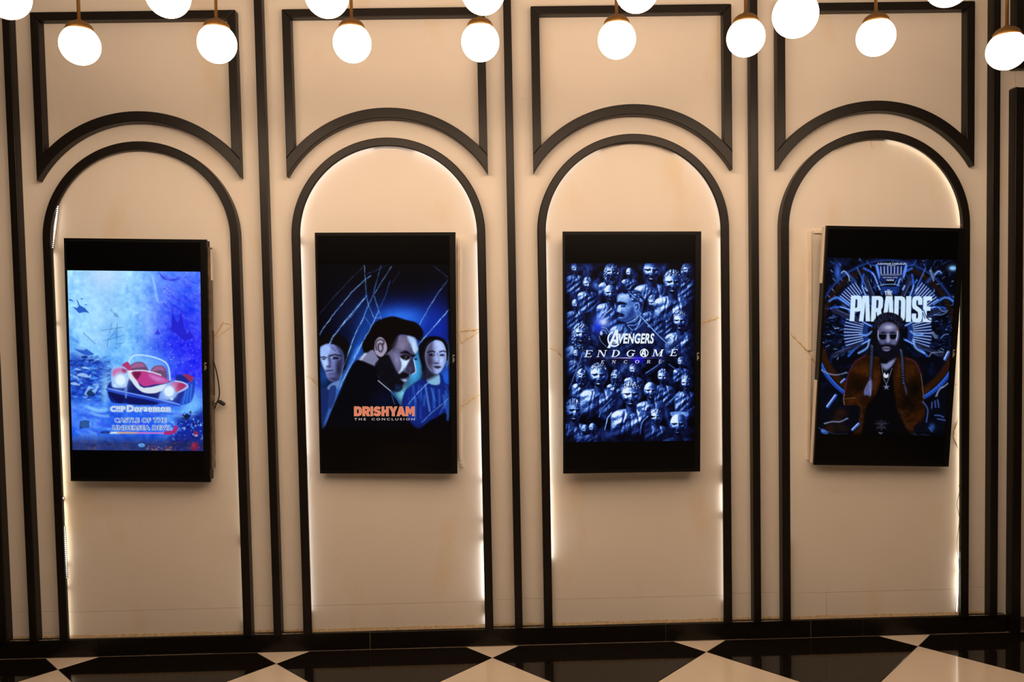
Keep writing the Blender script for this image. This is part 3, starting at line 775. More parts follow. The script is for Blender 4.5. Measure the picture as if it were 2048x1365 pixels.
    cv.poly([(1600, 350), (1690, 385), (1640, 440), (1570, 480), (1540, 440)], (165, 35, 85), 2, .8)
    cv.line([(1540, 325), (1650, 345), (1720, 400), (1590, 480)], 2.2, (215, 230, 255), .8, .8, True)
    cv.poly([(590, 425), (720, 440), (860, 480), (1080, 520), (1300, 575), (1480, 600), (1610, 650), (1560, 680), (1300, 620), (1080, 570), (850, 530), (600, 465)], (38, 70, 200), 1.1)
    cv.line([(600, 430), (860, 485), (1300, 580), (1600, 655)], 2.0, (130, 180, 255), .85, .9, True)
    cv.poly([(610, 480), (840, 540), (820, 600), (780, 640), (700, 600)], (10, 16, 80), 1.4)
    cv.poly([(850, 545), (1290, 630), (1240, 660), (900, 650)], (12, 20, 90), 1.4)
    cv.line([(830, 470), (860, 420), (850, 560)], 3, (110, 150, 230), .8, 1, True)
    for (x, y) in ((775, 310), (1455, 470)):
        cv.glow(x, y, 110, 120, (205, 235, 255), .75); cv.ell(x, y, 68, 72, (222, 242, 255), 1, 2)
    for (x, y) in ((697, 385), (1493, 575)): cv.ell(x, y, 24, 22, (190, 225, 255), .95, 1)
    # water under the car, reef at the lower right, sea bed
    for _ in range(60):
        x, y = rs.uniform(80, 1500), rs.uniform(640, 1040); L = rs.uniform(60, 260)
        cv.line([(x, y), (x+L*.5, y+rs.uniform(-8, 20)), (x+L, y+rs.uniform(-5, 40))], rs.uniform(1, 5), [(120, 190, 255), (60, 120, 245), (75, 80, 250), (30, 70, 215)][rs.randint(4)], .45, 2.2, True)
    for (x, y, L) in ((290, 680, 280), (360, 770, 240), (330, 700, 230)): cv.line([(x, y), (x+L*.5, y+40), (x+L, y+50)], 5, (150, 215, 255), .6, 2.4, True)
    cv.poly([(1560, 860), (1720, 840), (1830, 790), (1950, 770), (1960, 1330), (1500, 1310), (1480, 1100), (1600, 1000)], (14, 30, 140), 8, .9)
    for _ in range(380):
        x, y = rs.uniform(1480, 1950), rs.uniform(760, 1320)
        if y < 900 and x < 1650: continue
        r = rs.uniform(3, 16); cv.ell(x, y, r, r*rs.uniform(.6, 1.6), [(20, 40, 180), (30, 60, 220), (100, 170, 250), (10, 16, 70), (170, 215, 255)][rs.choice(5, p=[.3, .2, .2, .2, .1])], .7, .8)
    cv.ell(1705, 822, 45, 32, (18, 26, 60), .95, .9); cv.line([(1640, 850), (1720, 860)], 3, (20, 30, 70), .9)
    b = np.clip((cv.T-.905)/.06, 0, 1)*np.clip(.9, 0, 1); nn = cv.fbm(14, 4, 9)
    bed = np.array((28, 30, 72))/255*(0.7+nn[..., None]*.9)
    cv.C = (cv.C*(1-b[..., None]*.85)+bed*b[..., None]*.85).astype(np.float32)
    for _ in range(60):
        x, y = rs.uniform(110, 1920), rs.uniform(1180, 1310); cv.ell(x, y, rs.uniform(8, 40), rs.uniform(4, 16), [(20, 22, 50), (60, 65, 110), (110, 80, 80), (40, 60, 150)][rs.randint(4)], .55, 2)
    for _ in range(36):
        x, y = rs.uniform(1130, 1500), rs.uniform(1240, 1310); cv.ell(x, y, rs.uniform(5, 16), rs.uniform(3, 10), [(170, 110, 60), (190, 150, 110), (150, 60, 70)][rs.randint(3)], .7, 1)
    cv.ell(1070, 1232, 46, 26, (120, 190, 255), .9, 1.4); cv.ell(1070, 1235, 26, 12, (60, 120, 220), .9, 1)
    cv.ell(1815, 1250, 52, 62, (120, 26, 66), 1, 1); cv.glow(1800, 1235, 30, 30, (160, 60, 100), .6); cv.ell(1832, 1062, 32, 32, (140, 40, 80), .9, 1); cv.ell(1835, 1095, 26, 14, (200, 190, 210), .8, 1)
    # striped fish
    cv.ell(270, 930, 66, 60, (80, 150, 250), .8, 1)
    for k in range(6): cv.line([(208, 905+k*18), (270, 885+k*19), (335, 895+k*17)], 1.5, (10, 20, 60), .95, .6, True)
    cv.poly([(335, 930), (375, 880), (360, 920), (370, 960)], (90, 160, 250), .8)
    # underline of the title
    cv.line([(630, 1055), (760, 1055)], 4.2, (205, 230, 245), .95, .7); cv.line([(740, 1055), (1010, 1055)], 4.2, (205, 165, 140), .95, .9)
    cv.line([(1000, 1057), (1430, 1060)], 3.4, (205, 120, 200), .95, .9); cv.line([(1410, 1058), (1500, 1050), (1545, 1010), (1550, 975)], 7.5, (170, 40, 110), .98, .9, True)
    cv.ell(525, 1050, 22, 16, (14, 16, 50), 1); cv.ell(600, 1050, 22, 16, (14, 16, 50), 1); cv.poly([(490, 1050), (530, 1035), (610, 1035), (635, 1055), (500, 1062)], (40, 60, 130), .8)
    return cv

# ------------------------------------------------ picture 2: three figures behind cracked glass
def paint_glass():
    cv = Canvas([(635.7, 529.9), (898.4, 529.2), (643.6, 886.2), (901.5, 886.4)])
    cv.C[:] = np.array((2, 2, 7))/255
    cv.zoom(625, 520, 7)
    cv.glow(1250, 980, 620, 380, (8, 22, 110), .95); cv.glow(1280, 880, 470, 260, (22, 66, 205), .95); cv.glow(1220, 800, 330, 130, (44, 116, 235), .9); cv.glow(1750, 1000, 190, 420, (14, 40, 165), .85)
    cv.glow(560, 760, 260, 330, (14, 22, 60), .7); cv.glow(760, 950, 140, 300, (14, 52, 135), .8)
    cv.zoom(625, 690, 7)
    cv.glow(620, 120, 110, 300, (30, 96, 215), .85, .35); cv.glow(150, 420, 110, 220, (18, 62, 140), .9)
    cv.glow(1420, 330, 150, 330, (70, 180, 250), .95); cv.glow(1250, 690, 130, 130, (130, 225, 255), .95); cv.glow(1860, 460, 120, 220, (36, 100, 235), .9); cv.glow(1900, 130, 40, 130, (150, 215, 255), .8)
    rk0 = np.random.RandomState(5)
    # left man
    cv.poly([(95, 620), (200, 590), (290, 510), (400, 470), (420, 560), (300, 860), (150, 1180), (110, 1020)], (20, 38, 96), 2)
    cv.poly([(330, 500), (470, 330), (600, 60), (690, -20), (560, 250), (380, 640), (300, 820), (180, 1120), (150, 1150), (230, 880), (320, 640)], (64, 120, 215), 3, .75)
    cv.poly([(205, 590), (280, 520), (390, 490), (350, 610), (310, 590), (240, 625)], (96, 130, 190), 1.4)
    cv.poly([(240, 600), (310, 560), (330, 610), (300, 860), (220, 860)], (30, 52, 116), 1.6)
    cv.poly([(85, 60), (90, -60), (160, -140), (290, -170), (430, -120), (530, 0), (520, 120), (470, 240), (440, 330), (300, 120)], (9, 6, 8), 2)
    cv.poly([(108, 40), (150, -5), (220, -25), (310, -10), (400, 60), (440, 160), (430, 300), (390, 430), (290, 505), (215, 465), (172, 350), (118, 210)], (112, 126, 190), 1.3)
    cv.poly([(110, 50), (160, 0), (230, -15), (250, 60), (210, 180), (240, 270), (200, 310), (170, 330), (120, 210)], (158, 190, 250), 2.4, .95)
    cv.poly([(330, 0), (420, 80), (440, 170), (430, 300), (390, 430), (300, 495), (340, 380), (330, 230), (390, 160)], (42, 42, 74), 4, .9)
    cv.poly([(230, 380), (330, 370), (390, 400), (300, 500), (220, 460)], (64, 70, 116), 4, .8)
    cv.line([(120, 165), (160, 158), (195, 170)], 2.2, (18, 18, 36), .95, .9); cv.line([(240, 145), (310, 125), (390, 145)], 3.0, (16, 14, 30), .95, 1)
    cv.ell(160, 188, 26, 13, (22, 22, 44), .95, 1.2); cv.ell(320, 175, 52, 20, (20, 18, 36), .95, 1.4); cv.ell(275, 172, 14, 8, (200, 215, 245), .8, .8)
    cv.poly([(215, 150), (240, 150), (265, 280), (230, 305), (190, 290), (225, 260)], (60, 64, 106), 2, .8); cv.line([(195, 295), (255, 300)], 1.6, (20, 20, 40), .85, .9)
    cv.line([(190, 360), (230, 352), (290, 345)], 2.0, (24, 22, 46), .95, .9, True); cv.line([(205, 380), (260, 376)], 1.6, (140, 155, 210), .6, 1)
    for (x, y, rx, ry, c, al) in ((270, 90, 60, 40, (150, 165, 222), .5), (300, 300, 50, 60, (104, 112, 168), .6), (180, 250, 24, 60, (186, 208, 255), .7), (360, 330, 40, 90, (24, 22, 44), .7), (250, 430, 60, 30, (120, 130, 190), .5), (300, 470, 60, 26, (30, 30, 60), .6)): cv.glow(x, y, rx, ry, c, al)
    for k in range(5): cv.line([(262+k*14, 20+k*9), (300+k*10, 60+k*12)], .8, (60, 62, 100), .5, .8)
    # woman on the right
    cv.poly([(1250, 840), (1290, 650), (1380, 560), (1510, 470), (1560, 400), (1800, 400), (1850, 520), (1950, 600), (1960, 860), (1640, 1060), (1480, 1180), (1330, 1020)], (14, 34, 118), 2)
    rs = np.random.RandomState(11)
    for k in range(26):
        x = rs.uniform(1300, 1920); y = rs.uniform(560, 760); L = rs.uniform(120, 330)
        cv.line([(x, y), (x+rs.uniform(-10, 40), y+L)], rs.uniform(1.5, 5), [(34, 80, 205), (10, 20, 80), (60, 120, 225)][rs.randint(3)], .5, 2)
    cv.line([(1580, 560), (1620, 800), (1640, 920)], 4.0, (86, 150, 235), .7, 1.6); cv.line([(1660, 600), (1720, 780)], 3, (60, 120, 215), .6, 1.6)
    cv.poly([(1490, 120), (1490, -10), (1550, -95), (1680, -132), (1800, -112), (1880, -40), (1905, 80), (1880, 220), (1780, 60), (1620, 60), (1590, 220), (1620, 430), (1560, 420), (1520, 250)], (7, 6, 12), 1.4)
    cv.poly([(1600, 330), (1690, 380), (1770, 400), (1785, 530), (1720, 555), (1640, 535), (1590, 470)], (128, 178, 214), 1.4)
    cv.poly([(1590, 290), (1700, 390), (1760, 400), (1650, 470), (1560, 490), (1540, 400)], (26, 22, 40), 4, .95)
    cv.poly([(1575, 140), (1610, 10), (1690, -60), (1740, -75), (1820, -45), (1868, 60), (1872, 200), (1830, 310), (1770, 390), (1700, 385), (1610, 300)], (150, 172, 232), 1.2)
    cv.poly([(1575, 140), (1610, 10), (1680, -50), (1700, 60), (1690, 200), (1740, 250), (1690, 280), (1700, 385), (1610, 300)], (66, 58, 88), 5, .85)
    cv.poly([(1720, -60), (1800, -40), (1840, 50), (1790, 70), (1730, 60)], (188, 208, 255), 4, .8)
    cv.line([(1610, 95), (1670, 78), (1710, 90)], 2.4, (10, 8, 18), .95, .9, True); cv.line([(1780, 90), (1830, 75), (1866, 90)], 2.2, (14, 12, 26), .95, .9, True)
    cv.ell(1668, 132, 44, 19, (16, 12, 24), .95, 1.2); cv.ell(1690, 130, 8, 8, (190, 200, 235), .8, .7); cv.ell(1815, 135, 36, 15, (22, 20, 40), .95, 1.1)
    cv.line([(1750, 120), (1765, 215), (1745, 245)], 2.0, (70, 70, 110), .8, 1.3, True); cv.line([(1715, 248), (1770, 250)], 2, (40, 36, 60), .85, 1)
    cv.poly([(1700, 295), (1745, 283), (1800, 298), (1750, 330)], (52, 40, 62), 1.2, .95); cv.line([(1700, 298), (1800, 299)], 1, (16, 12, 22), .9, .7)
    cv.line([(1545, 270), (1540, 330)], 1.6, (10, 14, 40), .9, .7); cv.ell(1540, 335, 12, 18, (8, 12, 34), .9, .8)
    for (x, y, rx, ry, c, al) in ((1810, 210, 36, 50, (196, 212, 255), .7), (1765, 340, 40, 18, (170, 186, 238), .6), (1640, 220, 40, 70, (48, 40, 62), .7), (1850, 180, 14, 90, (110, 120, 180), .5), (1755, 180, 8, 50, (205, 218, 255), .7), (1720, 20, 40, 40, (150, 166, 226), .5)): cv.glow(x, y, rx, ry, c, al)
    # man in the centre, in profile
    cv.poly([(640, 210), (700, 130), (800, 60), (900, 20), (960, 160), (900, 320), (790, 270)], (120, 122, 158), 2)
    cv.poly([(690, -10), (740, -120), (800, -230), (900, -340), (1030, -390), (1150, -405), (1300, -360), (1450, -320), (1535, -230), (1550, -140), (1500, -60), (1440, -110), (1330, -140), (1210, -140), (1190, -10), (1110, 60), (1080, 180), (940, 200), (850, 60), (740, 110)], (8, 4, 5), 1.6)
    cv.poly([(1190, -20), (1210, -135), (1330, -142), (1440, -105), (1470, 0), (1478, 60), (1440, 120), (1415, 180), (1432, 260), (1452, 340), (1440, 392), (1392, 408), (1350, 420), (1362, 465), (1318, 490), (1300, 540), (1262, 560), (1256, 610), (1190, 645), (1090, 620), (980, 500), (900, 380), (1000, 160), (1100, 60)], (88, 84, 118), 1.1)
    cv.poly([(1330, -130), (1430, -98), (1466, 0), (1476, 60), (1440, 110), (1400, 60), (1380, -10), (1345, -60)], (172, 206, 248), 2.2)
    cv.poly([(1200, -120), (1310, -120), (1350, -30), (1300, 40), (1200, 40), (1130, 60)], (116, 108, 142), 5, .8)
    cv.poly([(1105, 110), (1180, 80), (1230, 180), (1250, 260), (1200, 340), (1150, 240)], (112, 112, 156), 5, .85)
    cv.poly([(1228, 165), (1290, 215), (1360, 190), (1340, 240), (1290, 320), (1205, 398), (1250, 290)], (196, 226, 255), 1.8)
    cv.poly([(1345, 250), (1395, 165), (1425, 260), (1440, 360), (1390, 400), (1330, 370), (1310, 345)], (44, 42, 72), 2)
    cv.line([(1418, 190), (1440, 300), (1445, 370), (1400, 404)], 2.0, (186, 220, 255), .95, .9, True)
    cv.poly([(1225, 110), (1270, 72), (1330, 78), (1390, 120), (1445, 135), (1400, 165), (1330, 120), (1270, 112)], (12, 8, 16), 1.4)
    cv.poly([(1230, 150), (1290, 125), (1370, 150), (1330, 200), (1260, 185)], (18, 12, 18), 1.6); cv.ell(1310, 160, 14, 10, (120, 110, 130), .8, .9)
    cv.line([(1390, 40), (1400, 90), (1430, 130)], 1.6, (40, 40, 70), .8, 1, True); cv.ell(1445, 190, 26, 16, (26, 40, 90), .85, 1.2)
    cv.poly([(860, 300), (960, 160), (1060, 130), (1110, 220), (1200, 395), (1270, 370), (1340, 395), (1350, 430), (1300, 460), (1230, 470), (1280, 520), (1262, 560), (1255, 610), (1190, 648), (1090, 625), (980, 510), (890, 400)], (8, 8, 16), 2.2)
    cv.poly([(1255, 480), (1310, 470), (1320, 500), (1280, 505)], (150, 180, 220), 1.2, .9); cv.poly([(1170, 560), (1240, 570), (1220, 640), (1150, 620)], (26, 50, 96), 4, .7)
    for (x, y, rx, ry, c, al) in ((1255, 20, 40, 60, (136, 130, 168), .6), (1180, 200, 30, 60, (140, 142, 186), .5), (1420, 20, 20, 60, (205, 228, 255), .7), (1370, 330, 26, 40, (76, 74, 112), .7), (1290, 240, 24, 40, (226, 242, 255), .6), (1130, 20, 40, 60, (40, 36, 52), .6), (1370, 100, 20, 50, (60, 62, 100), .5)): cv.glow(x, y, rx, ry, c, al)
    for k in range(90):
        x, y = rk0.uniform(900, 1300), rk0.uniform(200, 640); cv.line([(x, y), (x+rk0.uniform(4, 16), y+rk0.uniform(8, 26))], .7, (44, 50, 78), .35, .5)
    cv.poly([(868, 20), (880, -60), (930, -115), (985, -105), (1030, -40), (1045, 50), (1010, 120), (960, 160), (900, 130), (872, 80)], (158, 150, 176), 1.3)
    cv.line([(895, 60), (890, -40), (940, -85), (1000, -60), (985, 0)], 3.0, (60, 50, 66), .9, 1.1, True); cv.line([(920, 40), (930, -20), (985, -20)], 3.0, (46, 38, 52), .9, 1.2, True); cv.line([(925, 60), (960, 90), (985, 40), (975, 0)], 3.4, (60, 52, 70), .9, 1.3, True)
    cv.poly([(660, 205), (720, 120), (760, 110), (690, 200)], (205, 225, 255), 2, .8)
    cv.poly([(600, 220), (660, 205), (780, 250), (880, 310), (920, 490), (1010, 570), (1100, 640), (1180, 730), (1250, 850), (1240, 930), (1300, 1200), (120, 1260), (170, 1150), (300, 850), (400, 620), (520, 330)], (3, 4, 10), 1.8)
    cv.glow(1000, 780, 190, 170, (4, 10, 40), .8)
    cv.line([(920, 492), (1010, 570), (1095, 640)], 1.9, (190, 205, 230), .85, .8); cv.line([(1100, 650), (1180, 740), (1235, 830)], 3.4, (44, 110, 200), .8, 1.6); cv.line([(1110, 700), (1150, 820)], 1.4, (90, 140, 200), .6, 1)
    # bright cracks
    rk = np.random.RandomState(17)
    def crack(pts, w, a=.9, core=(175, 215, 255), halo=(40, 110, 225)):
        cv.line(pts, w*2.4, halo, a*.38, 2.0)
        P = np.array(pts, float); Q = []
        for i in range(len(P)-1):                              # break the line into uneven slivers
            n = max(2, int(np.hypot(*(P[i+1]-P[i]))/42))
            for k in range(n): Q.append(P[i]+(P[i+1]-P[i])*k/n+rk.uniform(-4, 4, 2))
        Q.append(P[-1])
        for i in range(len(Q)-1):
            cv.line([Q[i], Q[i+1]], w*rk.uniform(.35, 1.0), core, a*rk.uniform(.45, 1.0), .5)
            if rk.rand() < .35:
                o = rk.uniform(-9, 9, 2); cv.line([Q[i]+o, Q[i+1]+o*1.4], .5, core, a*.45, .45)
    crack([(690, -10), (600, 160), (520, 310), (450, 450), (370, 620)], 1.6); crack([(545, 0), (490, 150), (430, 300), (380, 500)], 1.0, .6); crack([(640, 20), (530, 290), (400, 520)], .8, .6)
    crack([(360, 640), (290, 830), (160, 1160)], .7, .35); crack([(1640, 500), (1460, 680), (1340, 830)], 1.3, .8); crack([(1925, 715), (1850, 800), (1700, 920), (1530, 1080)], 1.1, .7); crack([(1860, 560), (1930, 700)], .8, .45); crack([(1860, 820), (1780, 960)], 1.0, .5)
    crack([(1870, 290), (1950, 200)], 1.2, .6)
    cv.zoom(625, 520, 7)
    crack([(725, 85), (500, 300), (260, 560), (90, 760)], .8, .45, (150, 150, 200), (20, 40, 120)); crack([(815, 220), (730, 280), (540, 460), (330, 710), (150, 950), (100, 1040)], 1.3, .85)
    crack([(760, 500), (600, 680), (400, 920), (290, 1060), (230, 1180)], 1.9, .95); crack([(690, 580), (560, 760), (420, 900)], 1.0, .6)
    crack([(785, 620), (700, 840), (620, 980), (550, 1160), (490, 1330)], 1.7, .9); crack([(1105, 95), (980, 290), (850, 500), (790, 610)], 1.1, .75)
    crack([(728, 80), (740, 260), (755, 500), (790, 640), (860, 800)], 1.1, .7); crack([(960, 80), (905, 280), (850, 470)], 1.2, .6, (120, 160, 240)); crack([(1085, 290), (1030, 480), (940, 680)], .9, .5, (110, 140, 220))
    crack([(925, 710), (880, 800), (800, 970), (700, 1140), (580, 1365)], 1.7, .9); crack([(870, 510), (925, 700), (965, 820)], 1.0, .75); crack([(740, 800), (825, 930)], .9, .6); crack([(890, 800), (960, 800)], .9, .6)
    crack([(1700, 90), (1830, 190), (1920, 265)], .9, .55, (150, 165, 220), (20, 40, 130)); crack([(1890, 285), (1750, 470), (1620, 680), (1500, 900)], 1.2, .8); crack([(1920, 680), (1700, 930), (1560, 1090), (1485, 1180)], 1.6, .9)
    crack([(1220, 175), (1115, 325)], .7, .35, (120, 120, 190)); crack([(1040, 75), (880, 155), (770, 190)], .7, .4, (130, 130, 200))
    cv.zoom(625, 690, 7)
    f = np.clip((cv.Y-846)/24, 0, 1)[..., None]; cv.C = (cv.C*(1-f)+np.array((4, 2, 3))/255*f).astype(np.float32)
    gr = (cv.fbm(1.6, 2, 41)-.5)[..., None]; lum = cv.C.max(-1, keepdims=True)
    cv.C = np.clip(cv.C*(1+gr*.16)+gr*.01*np.clip(lum*3, 0, 1), 0, 1).astype(np.float32)
    e = np.clip((cv.X-(898.4+(cv.Y-529)*.0087)+5)/4, 0, 1)[..., None]; cv.C = (cv.C*(1-e*.75)).astype(np.float32)
    return cv

# ------------------------------------------------ picture 3: a crowd of metallic busts (generic figures)
def paint_crowd():
    cv = Canvas([(1130.5, 527.3), (1389.7, 526.6), (1131.4, 885.4), (1388.1, 881.9)])
    I = np.clip(.02+1.0*np.clip(cv.fbm(15, 4, 3, 1, .7)-.40, 0, 1), 0, .5).astype(np.float32)                   # intensity, coloured at the end
    tex = cv.fbm(5, 3, 21); fold = cv.fbm(15, 3, 22, 1.3, .7, .5); strand = cv.fbm(3.0, 3, 23, 1.6, .7, .4)
    def shade(h, w, gx, gy):
        dx = np.gradient(h, axis=1)/gx; dy = np.gradient(h, axis=0)/gy
        n = 1/np.sqrt(dx*dx+dy*dy+1); nx, ny = -dx*n, -dy*n
        d = np.clip(nx*-.52+ny*-.55+n*.55, 0, 1); r = np.clip(nx*.75+ny*.05+n*.05, 0, 1)
        return .05+.66*d**1.5+.95*np.clip(d, 0, 1)**8+.6*r**3
    def bust(cx, cy, hh, face=0.0, hair=0, body=2.0, tilt=0.0, seed=0, bright=1.0, w_body=1.0):
        """cx, cy head centre; hh half head height; face -1..1 turn; hair 0 short, 1 long, 2 bald"""
        R = hh*(body+1.8)
        w = cv.window(cx-hh*3.2*w_body, cy-hh*2.0, cx+hh*3.2*w_body, cy+R)
        if w is None: return
        x = (cv.X[w]-cx)/hh; y = (cv.Y[w]-cy)/hh
        gx = (cv.X[w][0, -1]-cv.X[w][0, 0])/max(1, cv.X[w].shape[1]-1)/hh; gy = (cv.Y[w][-1, 0]-cv.Y[w][0, 0])/max(1, cv.Y[w].shape[0]-1)/hh
        t_, f_, s_ = tex[w]-.5, fold[w]-.5, strand[w]-.5
        c, n = math.cos(tilt), math.sin(tilt); xr, yr = x*c+y*n, -x*n+y*c
        # shoulders and chest
        ys = y-1.75; sh = 1.0-(np.abs(x)/(1.62*w_body))**2.6-np.clip(-(ys)/.75, 0, None)**2-np.clip((y-body-1)/.8, 0, None)**2
        hb = np.sqrt(np.clip(sh, 0, None))*.95+f_*(.9*min(1, 12/hh))*np.clip(sh*3, 0, 1)*.45+t_*.06
        hb = hb+.16*np.exp(-((np.abs(x)-.62)/.35)**2-((y-2.2)/.45)**2)-.05*np.exp(-(x/.08)**2)*(y > 1.6)-.06*np.exp(-((np.abs(x)-.45-.22*(y-1.3))/.10)**2)*(y > 1.2)+.05*np.sin(x*5+y*6.5+seed)*np.clip((y-1.5)*2, 0, 1)
        mb = np.clip(sh*6, 0, 1); ib = shade(hb, None, gx, gy)*.85
        # neck
        nk = 1-((x-face*.08)/.42)**2; mn = np.clip(nk*5, 0, 1)*np.clip((y-.55)*5, 0, 1)*np.clip((1.6-y)*3, 0, 1)
        inn = shade(np.sqrt(np.clip(nk, 0, None))*.5, None, gx, gy)*.55
        # head
        jaw = np.where(yr > .1, .74-.30*np.clip((yr-.1)/.9, 0, 1)**1.6, .76)
        q = 1-(xr/jaw)**2-(yr/1.0)**2; hd = np.sqrt(np.clip(q, 0, None))*.85
        u = xr-face*.30; sg = 1-.35*abs(face)
        nose = .34*np.exp(-(u/.11)**2)*np.exp(-((yr-.18)/.26)**2)+.10*np.exp(-(u/.16)**2-((yr-.36)/.09)**2)
        eyes = sum(.15*np.exp(-((u-s*.30*sg)/.14)**2-((yr+.02)/.085)**2) for s in (-1, 1))
        lids = sum(.06*np.exp(-((u-s*.30*sg)/.10)**2-((yr+.02)/.04)**2) for s in (-1, 1))
        brow = sum(.12*np.exp(-((u-s*.30*sg)/.22)**2-((yr+.17)/.06)**2) for s in (-1, 1))
        lip = .06*np.exp(-(u/.22)**2-((yr-.53)/.05)**2)-.09*np.exp(-(u/.24)**2-((yr-.60)/.030)**2)+.07*np.exp(-(u/.18)**2-((yr-.67)/.05)**2)
        cheek = sum(.07*np.exp(-((u-s*.42)/.16)**2-((yr-.25)/.16)**2) for s in (-1, 1))-sum(.06*np.exp(-((u-s*.42)/.12)**2-((yr-.52)/.16)**2) for s in (-1, 1))
        hd = hd+nose-eyes*1.15+lids+brow*1.3+lip*1.3+cheek*1.6+t_*.06
        mh = np.clip(q*7, 0, 1); ih = shade(hd, None, gx, gy); ih = ih-sum(.30*np.exp(-((u-s*.30*sg)/.10)**2-((yr+.01)/.045)**2) for s in (-1, 1))-.25*np.exp(-(u/.2)**2-((yr-.60)/.03)**2)
        if hair == 1:
            ql = 1-(xr/1.02)**2-((yr-.35)/1.55)**2; ml = np.clip(ql*5, 0, 1)*(1-np.clip((.62-np.abs(u))*6, 0, 1)*np.clip((yr+.55)*5, 0, 1)*np.clip((1.2-yr)*4, 0, 1))
        elif hair == 0:
            ql = 1-(xr/.84)**2-((yr+.12)/1.05)**2; ml = np.clip(ql*6, 0, 1)*np.clip((-.50+.26*np.abs(xr)**2-yr+s_*.22)*7, 0, 1)
            ml = np.maximum(ml, np.clip(ql*6, 0, 1)*np.clip((np.abs(u)-.66)*7, 0, 1)*np.clip((.15-yr)*5, 0, 1))
        else: ml = np.zeros_like(x); ql = ml
        il = shade(np.sqrt(np.clip(ql, 0, None))*.75+s_*.32+t_*.2, None, gx, gy)*.72
        J = I[w]
        halo = np.clip(1-(np.hypot(x/1.35, (y-.1)/1.5)), 0, 1); J = J*(1-.55*halo)
        for m, i in ((mb, ib), (mn, inn), (mh, ih), (ml, il)): J = J*(1-m)+i*m*bright
        fade = np.clip((y-body-.6)/.9, 0, 1); I[w] = I[w]*fade+J*(1-fade)
    A = lambda x, y: (1120+x/7.186, 520+y/7.186)
    B = lambda x, y: (1120+x/7.186, 700+y/7.186)
    L = [(A(220, 130), 9, .3, 0, 3.2), (A(1000, 190), 8.5, 0, 2, 3.0), (A(1320, 160), 19, 0, 2, 1.6), (A(1830, 150), 11, .1, 1, 3.2), (A(740, 175), 13.5, 0, 1, 1.6), (A(400, 350), 10.5, .3, 0, 3.0),
         (A(225, 640), 9, .5, 2, 3.0), (A(1520, 730), 9, -.1, 2, 3.0), (A(1340, 620), 12, .3, 0, 2.6), (A(720, 480), 14, .2, 2, 2.6), (A(1620, 330), 19, .15, 0, 1.8), (A(1735, 880), 16, -.4, 0, 2.0), (A(300, 1060), 16, .2, 1, 1.8),
         (B(240, 60), 8, .2, 2, 2.4), (B(1745, 180), 8.5, -.3, 0, 2.4), (B(320, 370), 10.5, -.1, 1, 2.0), (B(810, 380), 10, 0, 1, 2.0), (B(1060, 290), 10, .1, 0, 2.2), (B(1480, 390), 12, -.4, 0, 2.6), (B(1820, 480), 12, -.4, 0, 2.6)]
    for k, ((x, y), h, f, hr, bd) in enumerate(L): bust(x, y, h*1.28, f, hr, bd, 0, k, 1.0)
    x, y = A(1010, 700); bust(x, y+2, 26, -.3, 2, 2.0, 0, 40, .9, 1.05)
    # the large head in profile at the centre
    tmp = cv.C; cv.C = np.repeat(I[..., None], 3, 2); cv.zoom(1120, 520, 7.186)
    g = lambda v: (v, v, v)
    cv.glow(1000, 690, 230, 260, g(.03), .7)
    cv.poly([(960, 880), (1060, 820), (1160, 740), (1200, 860), (1240, 1010), (1060, 1040), (940, 960)], g(.20), 1.4)
    cv.poly([(830, 500), (900, 470), (1010, 460), (1110, 480), (1180, 560), (1190, 690), (1150, 770), (1060, 830), (960, 880), (900, 880), (850, 860), (835, 800), (850, 770), (825, 735), (812, 728), (835, 640), (815, 610), (818, 560)], g(.46), 1.1)
    cv.poly([(830, 510), (940, 480), (1000, 520), (960, 600), (900, 590), (830, 590)], g(.72), 3.5, .9); cv.poly([(840, 650), (870, 640), (880, 720), (840, 745), (818, 728)], g(.80), 1.5, .9)
    cv.poly([(900, 660), (990, 640), (1050, 700), (1000, 800), (930, 760)], g(.55), 5, .8); cv.poly([(1000, 720), (1060, 680), (1060, 800), (960, 870), (940, 830)], g(.26), 4, .8); cv.glow(905, 690, 40, 30, g(.8), .6)
    cv.poly([(820, 610), (870, 600), (945, 620), (940, 645), (880, 635), (830, 650)], g(.06), 1.2); cv.ell(905, 665, 34, 12, g(.05), .9, 1.1); cv.ell(895, 662, 8, 5, g(.8), .8, .7)
    cv.poly([(832, 775), (880, 765), (920, 790), (900, 810), (850, 795)], g(.10), 1.4); cv.line([(838, 812), (890, 815)], 2, g(.04), .9, .8); cv.poly([(845, 830), (900, 830), (960, 850), (930, 885), (870, 880)], g(.30), 2.5, .8); cv.line([(850, 825), (890, 828)], 1.6, g(.75), .8, .8)
    cv.poly([(900, 470), (930, 425), (1010, 430), (1110, 440), (1180, 500), (1205, 600), (1190, 700), (1150, 740), (1140, 620), (1060, 600), (1010, 560), (985, 500)], g(.10), 1.4)
    rs = np.random.RandomState(6)
    for _ in range(120):
        x, y = rs.uniform(910, 1195), rs.uniform(435, 600)
        if (x-1060)**2/150**2+(y-570)**2/140**2 < 1 and not (x < 1000 and y > 520): cv.line([(x, y), (x+rs.uniform(5, 34), y+rs.uniform(-14, 26))], rs.uniform(1, 2.4), g(rs.uniform(.25, .85)), .7, .7)
    for _ in range(40):
        x, y = rs.uniform(1090, 1190), rs.uniform(600, 740); cv.line([(x, y), (x+rs.uniform(0, 10), y+rs.uniform(10, 30))], 1.2, g(rs.uniform(.2, .6)), .6, .6)
    cv.poly([(1060, 640), (1090, 610), (1135, 625), (1135, 690), (1095, 745), (1065, 720)], g(.58), 1.1); cv.line([(1080, 650), (1110, 640), (1115, 690), (1090, 715)], 2.2, g(.12), .9, .9, True)
